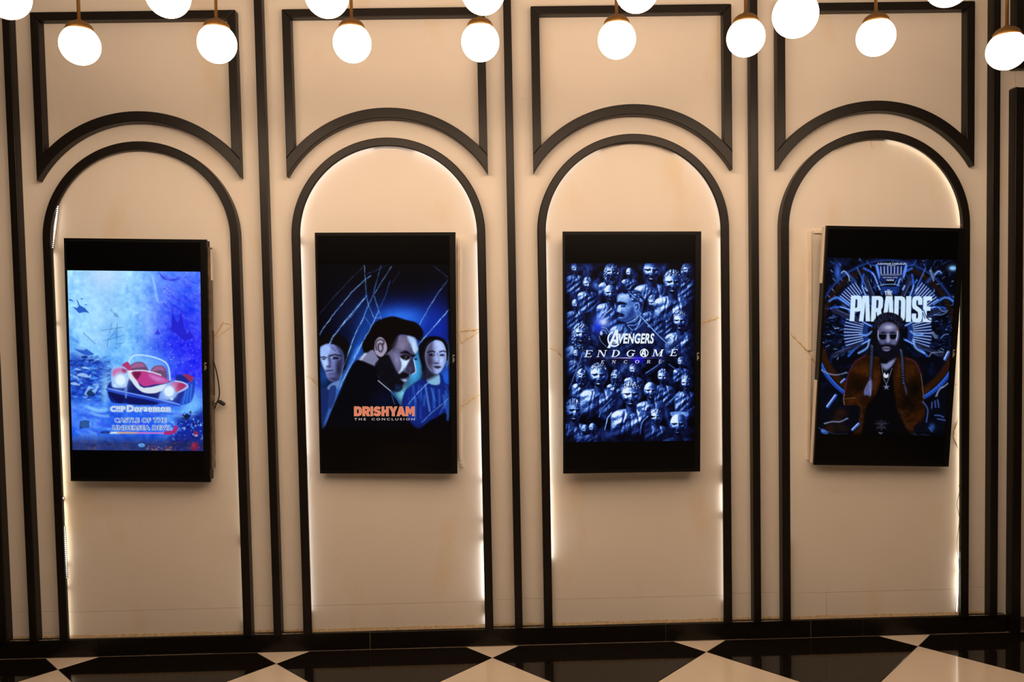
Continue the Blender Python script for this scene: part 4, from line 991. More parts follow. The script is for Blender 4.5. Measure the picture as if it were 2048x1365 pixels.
    for p, v in (([(960, 900), (1060, 860), (1160, 760)], .85), ([(970, 930), (1080, 930), (1190, 830)], .6), ([(1010, 1000), (1110, 980), (1210, 880)], .5), ([(1080, 1000), (1140, 900), (1160, 780)], .75)): cv.line(p, 2.2, g(v), .85, 1.0, True)
    I = np.ascontiguousarray(cv.C[..., 0]); cv.C = tmp
    for k, ((x, y), h, f, hr, bd) in enumerate([(B(200, 880), 21, .45, 0, 1.4), (B(1300, 590), 17, .25, 2, 1.8), (B(560, 370), 22, 0, 0, 1.9), (B(360, 1150), 10, .1, 2, 2.0), (B(470, 1130), 10, -.1, 2, 2.0), (B(1700, 1080), 21, 0, 2, 1.2), (B(1385, 970), 14, -.2, 0, 1.7)]):
        bust(x, y, h*1.12, f, hr, bd, 0, 60+k, 1.08)
    x, y = B(1020, 650); bust(x, y, 26, .1, 0, 1.9, 0, 80, 1.18)
    # long straps, staffs and a lowered arm across the crowd
    tmp = cv.C; cv.C = np.repeat(I[..., None], 3, 2)
    cv.zoom(1120, 520, 7.186)
    def gl(p, w, a=.8, v=.85): cv.line(p, w+1.6, (.02,)*3, a*.8, 1.0); cv.line(p, w, (v,)*3, a, .7)
    gl([(1130, 780), (1260, 920), (1420, 1090), (1560, 1220)], 2.2, .85, .75); gl([(960, 900), (1080, 880), (1160, 770)], 1.8, .8, .7); gl([(970, 940), (1040, 1010)], 1.6, .8, .75); gl([(1590, 1250), (1720, 1150), (1880, 1010)], 5, .6, .32); gl([(1600, 1230), (1720, 1130), (1860, 1000)], 1.2, .6, .7)
    gl([(360, 750), (470, 690), (560, 590)], 3, .6, .45)
    cv.zoom(1120, 700, 7.186)
    gl([(330, 20), (250, 250), (130, 560)], 2.0, .85, .6); gl([(1500, 150), (1380, 250), (1240, 350)], 7, .8, .20); gl([(1490, 150), (1370, 240), (1230, 330)], 1.4, .7, .85); gl([(1560, 200), (1700, 300)], 2.4, .7, .5); gl([(1720, 600), (1570, 750)], 3, .8, .6); gl([(560, 960), (600, 840), (740, 700)], 3, .8, .5); gl([(640, 1150), (680, 980), (740, 900)], 2, .8, .9)
    cv.line([(1170, 1220), (1190, 1060), (1280, 970), (1330, 960)], 4.5, (.03,)*3, .9, 1, True); cv.line([(1150, 1210), (1175, 1050), (1260, 955)], 1.8, (.9,)*3, .7, 1, True)
    cv.poly([(1580, 900), (1700, 885), (1840, 900), (1830, 960), (1760, 930), (1690, 935), (1620, 970)], (.72,)*3, 1.2, .75)
    I = cv.C[..., 0]; cv.C = tmp
    I = np.clip(I*(1+(cv.fbm(2.6, 2, 31)-.5)*.3)+(cv.fbm(3.2, 2, 32)-.5)*.05, 0, 1.2)
    v = np.clip((I-.02)*1.22, 0, 1)
    edge = np.clip(np.minimum(cv.S, 1-cv.S)*14, 0, 1)*np.clip((1-cv.T)*9, 0, 1)*np.clip(cv.T*40, 0, 1); v = v*(.35+.65*edge)
    ks = np.array([0, .16, .38, .62, .85, 1]); cols = np.array([(1, 2, 10), (8, 16, 58), (34, 62, 138), (88, 132, 212), (168, 202, 248), (225, 240, 255)])/255
    for c in range(3): cv.C[..., c] = np.interp(v, ks, cols[:, c])
    cv.zoom(1120, 520, 7.186)
    cv.glow(600, 880, 150, 130, (60, 110, 255), .7); cv.glow(610, 890, 70, 50, (225, 235, 255), .95); cv.glow(540, 960, 60, 100, (20, 40, 220), .7)
    for p in ([(570, 820), (590, 740), (640, 660)], [(600, 830), (660, 760), (740, 700)], [(640, 850), (700, 820)]): cv.line(p, 2.0, (185, 215, 255), .85, .8)
    for p in ([(560, 1090), (590, 1170), (680, 1260)], [(600, 970), (660, 980), (700, 1040)], [(590, 1010), (640, 1010), (670, 1060)]): cv.line(p, 1.4, (170, 200, 250), .7, .7, True)
    cv.ell(590, 1050, 20, 30, (200, 225, 255), .9, 1)
    # darker pool behind the title, flare line below it
    cv.glow(1020, 1190, 420, 90, (6, 12, 44), .55); cv.glow(1050, 1330, 700, 70, (8, 16, 56), .45)
    cv.zoom(1120, 700, 7.186)
    cv.glow(900, 160, 560, 55, (4, 6, 26), .75)
    cv.glow(1000, 112, 360, 5, (150, 110, 235), .95); cv.glow(1000, 112, 180, 5, (240, 215, 255), .95); cv.glow(1120, 140, 90, 50, (20, 10, 235), .8); cv.glow(1095, 150, 26, 18, (150, 60, 240), .6)
    return cv

# ------------------------------------------------ picture 4: bearded figure before a wheel of machinery
PARA = {
 'P': [[(0, 0), (.72, 0), (.92, .04), (1, .14), (1, .50), (.92, .60), (.72, .63), (.42, .63), (.42, 1), (0, 1)], [(.42, .15), (.56, .15), (.60, .20), (.60, .43), (.56, .48), (.42, .48)]],
 'A': [[(.26, 0), (.84, 0), (1, 1), (.60, 1), (.53, .28), (.40, 1), (0, 1)]],
 'R': [[(0, 0), (.72, 0), (.92, .04), (1, .13), (1, .42), (.86, .54), (1, 1), (.60, 1), (.48, .62), (.42, .62), (.42, 1), (0, 1)], [(.42, .15), (.56, .15), (.60, .20), (.60, .42), (.56, .47), (.42, .47)]],
 'D': [[(0, 0), (.65, 0), (.92, .06), (1, .18), (1, .82), (.92, .94), (.65, 1), (0, 1)], [(.40, .15), (.54, .15), (.60, .22), (.60, .78), (.54, .85), (.40, .85)]],
 'I': [[(.1, 0), (.95, 0), (.95, 1), (.1, 1)]],
 'S': [[(1, .33), (1, .16), (.92, .05), (.72, 0), (.30, 0), (.08, .05), (0, .16), (0, .36), (.08, .46), (.56, .60), (.60, .66), (.60, .80), (.52, .86), (.44, .84), (.42, .78), (.42, .66), (0, .66), (0, .84), (.08, .95), (.30, 1), (.72, 1), (.92, .95), (1, .84), (1, .60), (.92, .50), (.46, .36), (.42, .30), (.42, .20), (.48, .15), (.56, .16), (.59, .22), (.59, .33)]],
 'E': [[(0, 0), (1, 0), (1, .16), (.44, .16), (.44, .40), (.86, .40), (.86, .56), (.44, .56), (.44, .84), (1, .84), (1, 1), (0, 1)]],
 'T': [[(0, 0), (1, 0), (1, .2), (.68, .2), (.68, 1), (.32, 1), (.32, .2), (0, .2)]],
 'H': [[(0, 0), (.36, 0), (.36, .4), (.64, .4), (.64, 0), (1, 0), (1, 1), (.64, 1), (.64, .58), (.36, .58), (.36, 1), (0, 1)]],
}
def paint_wheel():
    cv = Canvas([(1654.9, 515.7), (1913.5, 520.5), (1635.7, 869.6), (1889.2, 873.2)])
    n = cv.fbm(12, 4, 5)
    cv.C[:] = np.array((3, 5, 14))/255
    cv.C += np.clip(n-.52, 0, 1)[..., None]*np.array((.10, .24, .75))*np.clip(1.25-cv.T*1.1, 0, 1)[..., None].astype(np.float32)
    cv.zoom(1640, 510, 7)
    rs = np.random.RandomState(2)
    CX, CY = 950, 1080
    def pol(r, a): return (CX+r*math.cos(a), CY+r*math.sin(a)*1.0)
    # scattered barrels outside and inside the wheel
    for _ in range(1100):
        a = rs.uniform(-math.pi, .75) if rs.rand() < .8 else rs.uniform(2.4, math.pi); r = rs.uniform(330, 1250); L = rs.uniform(14, 70)
        if math.pi*.15 < a < math.pi*.85: continue
        j = rs.uniform(-.35, .35) if rs.rand() < .8 else rs.uniform(-1.5, 1.5)
        p = pol(r, a); q = (p[0]+L*math.cos(a+j), p[1]+L*math.sin(a+j))
        c = [(18, 40, 104), (40, 76, 168), (8, 14, 40), (96, 140, 226), (150, 184, 240)][rs.choice(5, p=[.34, .24, .2, .14, .08])]
        cv.line([p, q], rs.uniform(.7, 2.4), c, rs.uniform(.45, .9), .6)
    # rings
    def arc(r, a0, a1, w, col, al=1, soft=1.0, k=30):
        cv.line([pol(r, math.radians(a0+(a1-a0)*t/k)) for t in range(k+1)], w, col, al, soft)
    arc(955, 15, 165, 13, (44, 20, 5), .95, 2.5); arc(1040, 18, 162, 8, (26, 66, 168), .95, 1.2); arc(1025, 18, 162, 2.0, (70, 126, 226), .7, 1.2)
    for k in range(60):
        a = math.radians(18+144*k/59); cv.line([pol(1012, a), pol(1065, a)], .7, (12, 30, 100), .7, .5)
    arc(930, -172, -110, 9, (34, 17, 6), .8, 3); arc(930, -70, -8, 9, (34, 17, 6), .8, 3); arc(1010, -170, -10, 4.5, (16, 34, 86), .9, 1.4); arc(1000, -170, -10, 1.2, (60, 100, 190), .55, .8)
    # eight fans of upright barrels
    for g in range(8):
        ga = math.radians(-90+45*g)
        if g in (3, 4, 5): continue
        r0, r1 = (800, 925) if g in (0,) else ((360, 610) if g in (2, 6) else (660, 840))
        m = 9 if g != 0 else 7; sp = .34 if g in (0,) else (.62 if g in (2, 6) else .38)
        cv.poly([pol(r0-60, ga-sp*.55), pol(r1+40, ga-sp*.6), pol(r1+40, ga+sp*.6), pol(r0-60, ga+sp*.55)], (10, 22, 70), 3, .8, False)
        for k in range(m):
            a = ga+sp*(k/(m-1)-.5)
            cv.line([pol(r0, a), pol(r1, a)], 3.4, (14, 44, 120), .85, .8); cv.line([pol(r0, a+.012), pol(r1, a+.012)], 1.5, (190, 212, 246), .9, .6); cv.line([pol(r0-70, a), pol(r0-15, a)], 2.4, (40, 80, 180), .6, .8)
        for s in (-1, 1):
            a = ga+s*sp*.62
            cv.line([pol(r0-130, a), pol(r0, a+s*.02), pol((r0+r1)/2, a+s*.05), pol(r1+30, a+s*.15)], 4.2, (44, 96, 216), .9, 1.4, True)
            cv.line([pol(r0-100, a), pol(r0, a+s*.02), pol((r0+r1)/2, a+s*.05)], 1.5, (176, 206, 250), .9, .8, True)
        for s in (-1, 1):
            a = ga+s*math.radians(22.5); cv.line([pol(430, a), pol(820, a)], 9, (30, 34, 62), .8, 1.6); cv.line([pol(560, a+.03), pol(780, a+.03)], 1.3, (86, 120, 190), .6, .8)
    # top crest
    cv.poly([(660, 80), (780, 140), (800, 130), (1200, 130), (1220, 140), (1340, 80), (1310, 140), (1200, 160), (1150, 320), (830, 320), (790, 160), (690, 140)], (10, 26, 84), 1.5, .85)
    for s in (-1, 1):
        X = lambda x: 1000+s*(x-1000)
        cv.line([(X(655), 85), (X(690), 135), (X(770), 150)], 1.5, (60, 100, 190), .8, .8, True); cv.poly([(X(775), 150), (X(805), 140), (X(835), 240), (X(838), 330), (X(815), 300)], (92, 142, 236), 1.2, .95)
        cv.line([(X(520), 180), (X(670), 500)], 2.6, (60, 100, 190), .85, .8); cv.line([(X(625), 455), (X(660), 500)], 2, (190, 215, 250), .9, .8); cv.line([(X(815), 430), (X(840), 480)], 3, (150, 190, 250), .9, 1)
        cv.poly([(X(290), 260), (X(330), 215), (X(390), 235), (X(520), 370), (X(480), 390), (X(380), 290), (X(330), 275)], (40, 70, 150), 1.2, .7); cv.line([(X(300), 250), (X(340), 225), (X(400), 290), (X(410), 360)], 2, (170, 200, 250), .85, .9, True)
        cv.line([(X(130), 640), (X(250), 590), (X(410), 685)], 4, (70, 130, 240), .85, 1.3, True); cv.line([(X(560), 1100), (X(650), 1115), (X(730), 1060)], 4, (110, 160, 245), .85, 1.2, True); cv.line([(X(540), 1365), (X(660), 1290), (X(690), 1180)], 4, (120, 170, 250), .85, 1.2, True)
    for k in range(7): x = 850+k*48; cv.line([(x, 165), (x+(x-995)*-.04, 270)], 1.5, (206, 222, 248), .9, .6)
    cv.poly([(850, 262), (1120, 262), (1115, 290), (855, 290)], (96, 104, 132), .9, .9, False); cv.line([(840, 425), (900, 410), (1050, 408), (1110, 425)], 1.6, (140, 180, 240), .85, .7, True)
    cv.poly([(860, 440), (1090, 440), (1080, 540), (870, 540)], (22, 60, 150), 1.5, .8, False)
    cv.glow(250, 240, 40, 120, (60, 110, 230), .8); cv.glow(1860, 185, 60, 40, (120, 180, 245), .9); cv.ell(1860, 185, 44, 24, (130, 190, 245), .9, 1)
    for p in ([(1530, 215), (1560, 210), (1610, 290), (1600, 345), (1580, 345)], [(1555, 1075), (1590, 1065), (1655, 1140), (1640, 1165), (1610, 1160)]):
        cv.poly(p, (150, 180, 225), 1, .9, False); cv.poly([(x+12, y+10) for x, y in p], (24, 40, 80), 1, .6, False)
    # title block behind the head
    for ch, x0, x1, y0, y1, sk in (('P', 415, 572, 562, 918, 20), ('A', 545, 702, 566, 920, 10), ('R', 712, 872, 570, 924, 14), ('A', 872, 1034, 570, 924, 8), ('D', 1034, 1190, 572, 928, 10), ('I', 1192, 1278, 572, 930, 6), ('S', 1284, 1430, 570, 938, 6), ('E', 1438, 1560, 574, 932, 10)):
        cs = [[(x0+(x1-x0)*x+sk*(1-y), y0+(y1-y0)*y) for x, y in c] for c in PARA[ch]]
        cv.poly(cs[0], (203, 229, 252), .55, 1, False, cs[1:])
    for ch, x0, x1 in (('T', 906, 940), ('H', 944, 976), ('E', 982, 1012)):
        c = [[(x0+(x1-x0)*x, (500 if ch != 'H' else 480)+(560-(500 if ch != 'H' else 480))*y) for x, y in k] for k in PARA[ch]]
        cv.poly(c[0], (215, 230, 250), .5, 1, False)
    for p in ([(1450, 760), (1490, 860), (1530, 900)], [(1440, 800), (1470, 880)], [(1500, 870), (1540, 905), (1600, 900)]): cv.line(p, 1.6, (14, 28, 66), .9, .6, True)
    for _ in range(40): cv.ell(rs.uniform(420, 1560), rs.uniform(565, 930), rs.uniform(2, 5), rs.uniform(2, 5), (110, 150, 200), .35, .6)
    for p in ([(1660, 730), (1720, 780), (1790, 770)], [(1600, 830), (1700, 830), (1780, 790)], [(1690, 1160), (1740, 1110), (1800, 1100)]): cv.line(p, 1.6, (120, 160, 235), .8, .8, True)
    # figure: jacket, shirt, hair, face
    cv.zoom(1630, 690, 7)
    cv.poly([(720, 120), (640, 170), (560, 225), (500, 330), (450, 470), (420, 620), (400, 740), (410, 840), (600, 840), (640, 960), (600, 1160), (560, 1300), (1360, 1300), (1380, 1150), (1540, 980), (1530, 780), (1500, 560), (1480, 400), (1410, 235), (1300, 175), (1160, 120), (900, 110)], (30, 13, 3), 2)
    jn = cv.fbm(9, 3, 14); jm = cv.window(1685, 705, 1852, 880)
    msk = np.clip((jn[jm]-.50)*5, 0, 1)*(cv.C[jm][..., 0] > cv.C[jm][..., 2]*1.6)
    cv.blend(jm, msk*.40, (84, 40, 9))
    for (x, y, rx, ry, c, a) in ((680, 330, 110, 90, (86, 42, 10), .5), (850, 460, 60, 170, (76, 38, 10), .5), (1330, 330, 110, 110, (80, 38, 9), .45), (1150, 480, 50, 180, (70, 33, 9), .45), (520, 780, 80, 40, (84, 40, 9), .55), (1450, 1000, 70, 90, (70, 30, 6), .5)): cv.glow(x, y, rx, ry, c, a)
    cv.glow(600, 560, 90, 120, (6, 3, 2), .75); cv.glow(1400, 620, 100, 130, (4, 2, 2), .85); cv.glow(1300, 820, 150, 120, (4, 2, 2), .8)
    for p in ([(700, 145), (570, 220), (500, 330), (440, 500), (412, 700)], [(1290, 180), (1410, 235), (1475, 380)]): cv.line(p, 2.2, (120, 40, 84), .55, 1.4, True)
    cv.line([(1485, 400), (1505, 560), (1520, 740)], 1.4, (190, 150, 120), .55, .8, True); cv.line([(412, 690), (400, 740), (412, 830)], 1.4, (200, 160, 130), .6, .8, True); cv.line([(410, 750), (560, 735)], 1.6, (130, 90, 60), .6, .9)
    cv.poly([(915, 180), (930, 420), (900, 560), (840, 700), (720, 860), (690, 1020), (700, 1300), (1300, 1300), (1250, 1120), (1150, 900), (1110, 640), (1090, 430), (1110, 140)], (3, 3, 6), 2.2)
    for p in ([(660, 860), (640, 980), (620, 1060)], [(1220, 930), (1250, 1050), (1280, 1150)]): cv.line(p, 3, (70, 40, 20), .5, 2, True)
    for _ in range(10):
        x, y = rs.uniform(180, 420), rs.uniform(880, 1200); cv.glow(x, y, 60, 50, (52, 24, 8), .4)
    cv.poly([(930, 255), (1010, 250), (1100, 150), (1120, 200), (1075, 290), (1000, 350), (955, 320)], (120, 126, 172), 2)
    for t in np.linspace(0, 1, 15):
        a = (1-t)**2*np.array((930, 262))+2*t*(1-t)*np.array((1000, 440))+t*t*np.array((1135, 190)); cv.ell(a[0], a[1], 10, 10, (24, 26, 44), 1, .7); cv.ell(a[0]-3, a[1]-3, 4, 4, (190, 200, 230), .9, .5)
    cv.line([(935, 290), (965, 470), (1000, 550), (1080, 320)], 1.0, (150, 160, 190), .8, .5)
    cv.ell(995, 415, 36, 42, (205, 214, 228), 1, .8); cv.ell(1000, 385, 18, 24, (6, 8, 20), 1, .8)
    st = [(1000+(50 if k % 2 == 0 else 17)*math.sin(k*math.pi/5), 583-(46 if k % 2 == 0 else 17)*math.cos(k*math.pi/5)) for k in range(10)]; cv.poly(st, (112, 122, 158), .7, 1, False)
    cv.zoom(1640, 510, 7)
    cv.poly([(690, 1300), (740, 1000), (775, 890), (860, 835), (960, 805), (1060, 822), (1150, 885), (1185, 1000), (1170, 1200), (1230, 1340), (1240, 1420), (1080, 1400), (830, 1420), (700, 1400)], (6, 7, 16), 2)
    for k in range(26):
        a = math.pi*(1+k/25); cv.ell(958+205*math.cos(a)*.98, 1015+195*math.sin(a), rs.uniform(18, 32), rs.uniform(18, 30), (7, 8, 18), 1, 1.2)
    for _ in range(130):
        a = rs.uniform(math.pi, 2*math.pi); r = rs.uniform(140, 235); x, y = 955+r*math.cos(a), 1010+r*math.sin(a)*.95; cv.line([(x, y), (x+rs.uniform(-18, 18), y+rs.uniform(10, 45))], .9, (48, 56, 92), .5, .6)
    cv.poly([(805, 1080), (830, 1000), (880, 950), (950, 930), (1040, 955), (1100, 1040), (1112, 1120), (1090, 1240), (1050, 1330), (960, 1380), (870, 1340), (825, 1250)], (74, 76, 112), 1.6)
    cv.glow(965, 1005, 80, 40, (190, 190, 228), .85); cv.poly([(845, 1088), (880, 1066), (930, 1084), (930, 1096), (850, 1100)], (16, 16, 32), 1.4, .9); cv.poly([(975, 1084), (1020, 1064), (1062, 1086), (1060, 1100), (975, 1096)], (16, 16, 32), 1.4, .9); cv.glow(870, 1210, 40, 60, (86, 92, 140), .6); cv.glow(1030, 1220, 46, 50, (110, 114, 160), .6)
    cv.glow(1080, 1040, 22, 40, (110, 70, 60), .5)
    cv.poly([(830, 1096), (925, 1098), (925, 1160), (880, 1178), (838, 1160)], (5, 6, 16), .9); cv.poly([(980, 1098), (1066, 1096), (1062, 1155), (1020, 1172), (984, 1158)], (5, 6, 16), .9)
    cv.line([(826, 1096), (926, 1100), (980, 1100), (1072, 1096)], 1.0, (150, 160, 200), .7, .6); cv.line([(815, 1050), (812, 1130), (826, 1180)], 1.6, (186, 196, 232), .75, .8, True); cv.line([(1086, 1060), (1082, 1130), (1066, 1185)], 2.2, (190, 200, 236), .8, .8, True)
    cv.poly([(942, 1105), (966, 1105), (978, 1195), (955, 1222), (930, 1205)], (160, 162, 204), 2.2, .8); cv.line([(915, 1218), (990, 1220)], 1.8, (60, 60, 96), .8, .9)
    cv.poly([(800, 1180), (850, 1240), (930, 1238), (990, 1240), (1060, 1250), (1110, 1180), (1120, 1330), (1060, 1430), (960, 1480), (860, 1430), (800, 1330)], (9, 10, 22), 2.4)
    cv.poly([(870, 1290), (930, 1272), (985, 1288), (975, 1325), (930, 1340), (885, 1325)], (120, 120, 156), 1.2, .9); cv.line([(885, 1303), (975, 1303)], 2.2, (24, 22, 40), .9, .8)
    cv.zoom(1630, 690, 7)
    for (pts) in ([(800, 0), (795, 160), (785, 320), (775, 480)], [(1205, 60), (1225, 200), (1232, 350), (1245, 540)]):
        cv.line(pts, 7, (5, 6, 14), 1, 1.2, True)
        p = Canvas.curve(np.array(pts, float), 6, False)
        for k, (x, y) in enumerate(p): cv.line([(x-14, y-8), (x+10, y+6)], 1.8, (92, 104, 160), .7, .7)
    cv.poly([(770, 480), (800, 500), (795, 640), (770, 720), (740, 690), (690, 700), (690, 620), (730, 540)], (78, 86, 140), 1.5)
    for _ in range(26): x = rs.uniform(695, 795); cv.line([(765+(x-745)*.3, 500), (x, rs.uniform(640, 715))], .9, (150, 156, 200) if rs.rand() < .5 else (40, 44, 84), .6, .5)
    cv.poly([(1250, 550), (1285, 600), (1290, 700), (1260, 640)], (50, 56, 100), 1.2, .8)
    # chains, loose rounds and the small crest at the foot
    def chain(pts, r=15):
        p = Canvas.curve(np.array(pts, float), 4, False)
        for k, (x, y) in enumerate(p):
            q = p[min(k+1, len(p)-1)]; a = math.atan2(q[1]-y, q[0]-x); cv.ell(x, y, r, r*.6, (150, 166, 210), .85, .6, a); cv.ell(x, y, r*.55, r*.25, (6, 8, 20), .9, .6, a)
    chain([(90, 340), (180, 390), (300, 412), (440, 380)], 17); chain([(140, 1100), (240, 1075), (350, 1075), (450, 1030)], 17); chain([(1865, 530), (1800, 580), (1760, 600), (1720, 660), (1700, 710)], 17); chain([(1600, 150), (1640, 100), (1700, 95), (1800, 90)], 12)
    for (a, b, w) in (((175, 860), (290, 700), 6), ((525, 1190), (610, 1105), 5.5), ((1820, 190), (1870, 90), 6.5), ((365, 520), (420, 470), 4)):
        cv.line([a, b], w, (48, 86, 180), 1, .8); cv.line([(a[0]-8, a[1]-4), (b[0]-8, b[1]-4)], w*.3, (200, 218, 250), .9, .6)
    cv.poly([(85, 1190), (130, 1185), (190, 1240), (150, 1260), (95, 1235)], (66, 118, 220), 1.2); cv.line([(40, 1160), (270, 1250)], 2, (60, 74, 120), .7, .8); cv.line([(270, 1250), (450, 1247)], 2, (70, 66, 90), .7, .8)
    for p in ([(1680, 985), (1740, 985), (1800, 1010)], [(1720, 1035), (1825, 1055)], [(1640, 800), (1635, 880)], [(1680, 780), (1690, 870)], [(1720, 765), (1735, 870)], [(1600, 1160), (1640, 1215)], [(1380, 1250), (1450, 1272)], [(1490, 1260), (1600, 1270)], [(1510, 790), (1580, 900), (1560, 1080)]): cv.line(p, 2.6, (64, 92, 170), .8, 1, True)
    cv.glow(1640, 1150, 40, 50, (50, 100, 200), .7)
    for k in range(3): cv.ell(930, 1120, 60-k*20, 68-k*18, (60, 58, 84), .55, .6); cv.ell(930, 1120, 55-k*20, 63-k*18, (4, 4, 8), .9, .6)
    for p in ([(930, 1050), (930, 1200)], [(830, 1105), (1030, 1105)], [(870, 1160), (990, 1160)], [(860, 1070), (1000, 1180)], [(1000, 1070), (860, 1180)]): cv.line(p, .9, (74, 72, 100), .7, .5)
    cv.poly([(890, 1225), (930, 1232), (950, 1225), (930, 1252), (905, 1248)], (150, 154, 190), .8)
    f = np.clip((cv.Y-862)/10, 0, 1)[..., None]; cv.C = (cv.C*(1-f*.8)).astype(np.float32)
    return cv

# ---------------------------------------------------------------- wall screens
TW_, TH_ = 0.566, 0.985
IMX, IMZ = -0.008, 0.0                       # the picture sits slightly left: the wider bezel carries the maker's mark
def display(loc, yaw, pitch, roll, label):
    root = tag(empty('wall_screen'), label, 'screen', 'portrait screens in the arches')
    def Rm(a, ax): return Matrix.Rotation(math.radians(a), 4, ax)
    root.matrix_world = Matrix.Translation(loc) @ Rm(yaw, 'Z') @ Rm(pitch, 'X') @ Rm(roll, 'Y')
    w, h = TW_/2, TH_/2
    # bezel: four bars round the glass
    l, r, tb = .0085, .0235, .0130
    bz = MB()
    bz.box(-w, -w+l, 0, .012, -h, h).box(w-r, w, 0, .012, -h, h).box(-w+l, w-r, 0, .012, h-tb, h).box(-w+l, w-r, 0, .012, -h, -h+tb)
    bz.build('bezel', M['plastic'], root)
    MB().box(-w+l, w-r, .0012, .008, -h+tb, h-tb).build('screen_glass', M['glass'], root)
    MB().box(-w+.004, w-.004, .012, .052, -h+.004, h-.004).build('housing', M['plastic'], root, bevel=.003)
    MB().box(-w+.10, w-.10, .052, .060, -h+.22, h-.22).build('rear_cover', M['plastic'], root, bevel=.003)
    # wall bracket: two rails and a plate
    bk = MB().box(-.16, -.13, .060, .072, -.2, .2).box(.13, .16, .060, .072, -.2, .2).box(-.2, .2, .064, .076, -.05, .05)
    bk.build('wall_bracket', M['chassis'], root)
    # small pale maker's mark printed sideways on the wide bezel
    lg = MB(); z = -.002
    for (hh, ww) in ((.004, .009), (.005, .003), (.004, .008), (.005, .008), (.004, .004)):
        lg.box(w-.0155, w-.0155+ww, -.0004, .0002, z-hh, z); z -= hh+.0022
    lg.build('maker_mark', M['logo'], root)
    return root
def add_picture(root, cv, label):
    o = cv.mesh('picture', M['picture'], root)
    o.location = (IMX, .0006, IMZ); o['label'] = label
    return o

T1 = display((-1.4502, -.0990, 1.2383), -.59, 1.74, 1.67, 'portrait screen showing a blue undersea scene with a red car')
cv = paint_sea(); p = add_picture(T1, cv, 'lit undersea picture with a red open car')
cv.zoom(130, 715, 7)
ik = {'w': ink('pale_ink', (214, 236, 252)), 'b': ink('blue_ink', (28, 60, 150)), 'm': ink('mid_blue_ink', (60, 96, 190)), 'v': ink('violet_ink', (70, 90, 225))}
for (txt, x0, x1) in (('C!!P', 640, 840), ('Doraemon', 872, 1470)):
    for lay, (bd, mt) in enumerate(((.10, 'w'), (.06, 'm'), (.018, 'w'))):
        lettering(cv, p, txt, (x0, 682 if txt[0] == 'C' else 672, x1, 752), ik[mt], bold=bd, lift=.0004+.0003*lay, grow=bd, spacing=1.06)
for (txt, x0, y0, x1, y1) in (('CASTLE OF THE', 695, 848, 1415, 908), ('UNDERSEA DEVIL', 670, 952, 1490, 1014)):
    for lay, (bd, mt) in enumerate(((.075, 'w'), (.022, 'm'))):
        lettering(cv, p, txt, (x0, y0, x1, y1), ik[mt], bold=bd, lift=.0004+.0003*lay, grow=bd, spacing=1.1)
# bare chassis on the uncovered right side of the first screen
w, h = TW_/2, TH_/2
MB().box(w-.0038, w+.0060, .012, .050, -h+.05, h-.03).build('side_chassis', M['chassis'], T1, bevel=.002)
b = MB()
for k in range(46): b.box(w+.0055, w+.0085, .040, .048, -.14+k*.0058, -.14+k*.0058+.003)
b.build('vent_slots', M['plastic'], T1)
for (z0, z1, dx) in ((.33, .455, .0065), (-.415, -.385, .004)): MB().box(w+.002, w+dx+.002, .028, .050, z0, z1).build('bare_bracket', M['batten'], T1, bevel=.0015)

T2 = display((-.4483, -.0961, 1.2463), -2.04, 2.31, .99, 'portrait screen showing three dark figures behind cracked blue glass')
cv = paint_glass(); p = add_picture(T2, cv, 'lit picture of three figures behind cracked glass')
cv.zoom(625, 690, 7)
DRI = dict(PARA)
DRI['D'] = [[(0, 0), (.58, 0), (.88, .10), (1, .34), (1, .66), (.88, .90), (.58, 1), (0, 1)], [(.34, .24), (.52, .24), (.64, .36), (.64, .64), (.52, .76), (.34, .76)]]
DRI['R'] = [[(0, 0), (.66, 0), (.90, .08), (1, .24), (1, .42), (.90, .56), (.78, .62), (1, 1), (.62, 1), (.44, .68), (.34, .68), (.34, 1), (0, 1)], [(.34, .23), (.58, .23), (.65, .29), (.65, .39), (.58, .46), (.34, .46)]]
DRI['S'] = [[(.95, .10), (.84, .30), (.60, .23), (.42, .23), (.38, .30), (.46, .36), (.80, .44), (.96, .54), (1, .70), (.93, .88), (.72, 1), (.34, 1), (.06, .92), (0, .88), (.12, .67), (.34, .76), (.58, .77), (.63, .70), (.56, .63), (.22, .55), (.05, .44), (.02, .28), (.12, .10), (.34, 0), (.66, 0)]]
DRI['H'] = [[(0, 0), (.34, 0), (.34, .37), (.66, .37), (.66, 0), (1, 0), (1, 1), (.66, 1), (.66, .63), (.34, .63), (.34, 1), (0, 1)]]
DRI['I'] = [[(0, 0), (1, 0), (1, 1), (0, 1)]]
DRI['Y'] = [[(0, 0), (.36, 0), (.52, .36), (.68, 0), (1, 0), (.68, .60), (.68, 1), (.36, 1), (.36, .60)]]
DRI['A'] = [[(.33, 0), (.66, 0), (1, 1), (.68, 1), (.63, .83), (.36, .83), (.31, 1), (0, 1)], [(.43, .62), (.57, .62), (.50, .34)]]
DRI['M'] = [[(0, 0), (.30, 0), (.50, .42), (.70, 0), (1, 0), (1, 1), (.73, 1), (.73, .46), (.56, .80), (.44, .80), (.27, .46), (.27, 1), (0, 1)]]
word = [('D', 585, 690), ('R', 702, 802), ('I', 814, 846), ('S', 858, 956), ('H', 970, 1066), ('Y', 1074, 1186), ('A', 1182, 1300), ('M', 1308, 1428)]
word = [(c, x0, x1, 860, 992) for c, x0, x1 in word]
block_word(cv, p, word, DRI, ink('tan_ink', (206, 160, 120)), 3.5, .0003)
block_word(cv, p, word, DRI, ink('orange_ink', (222, 122, 94)), 0.0, .0007)
pt = ink('pale_tan_ink', (196, 178, 176))
lettering(cv, p, 'THE', (585, 1022, 748, 1054), pt, bold=.012, lift=.0005, spacing=1.5)
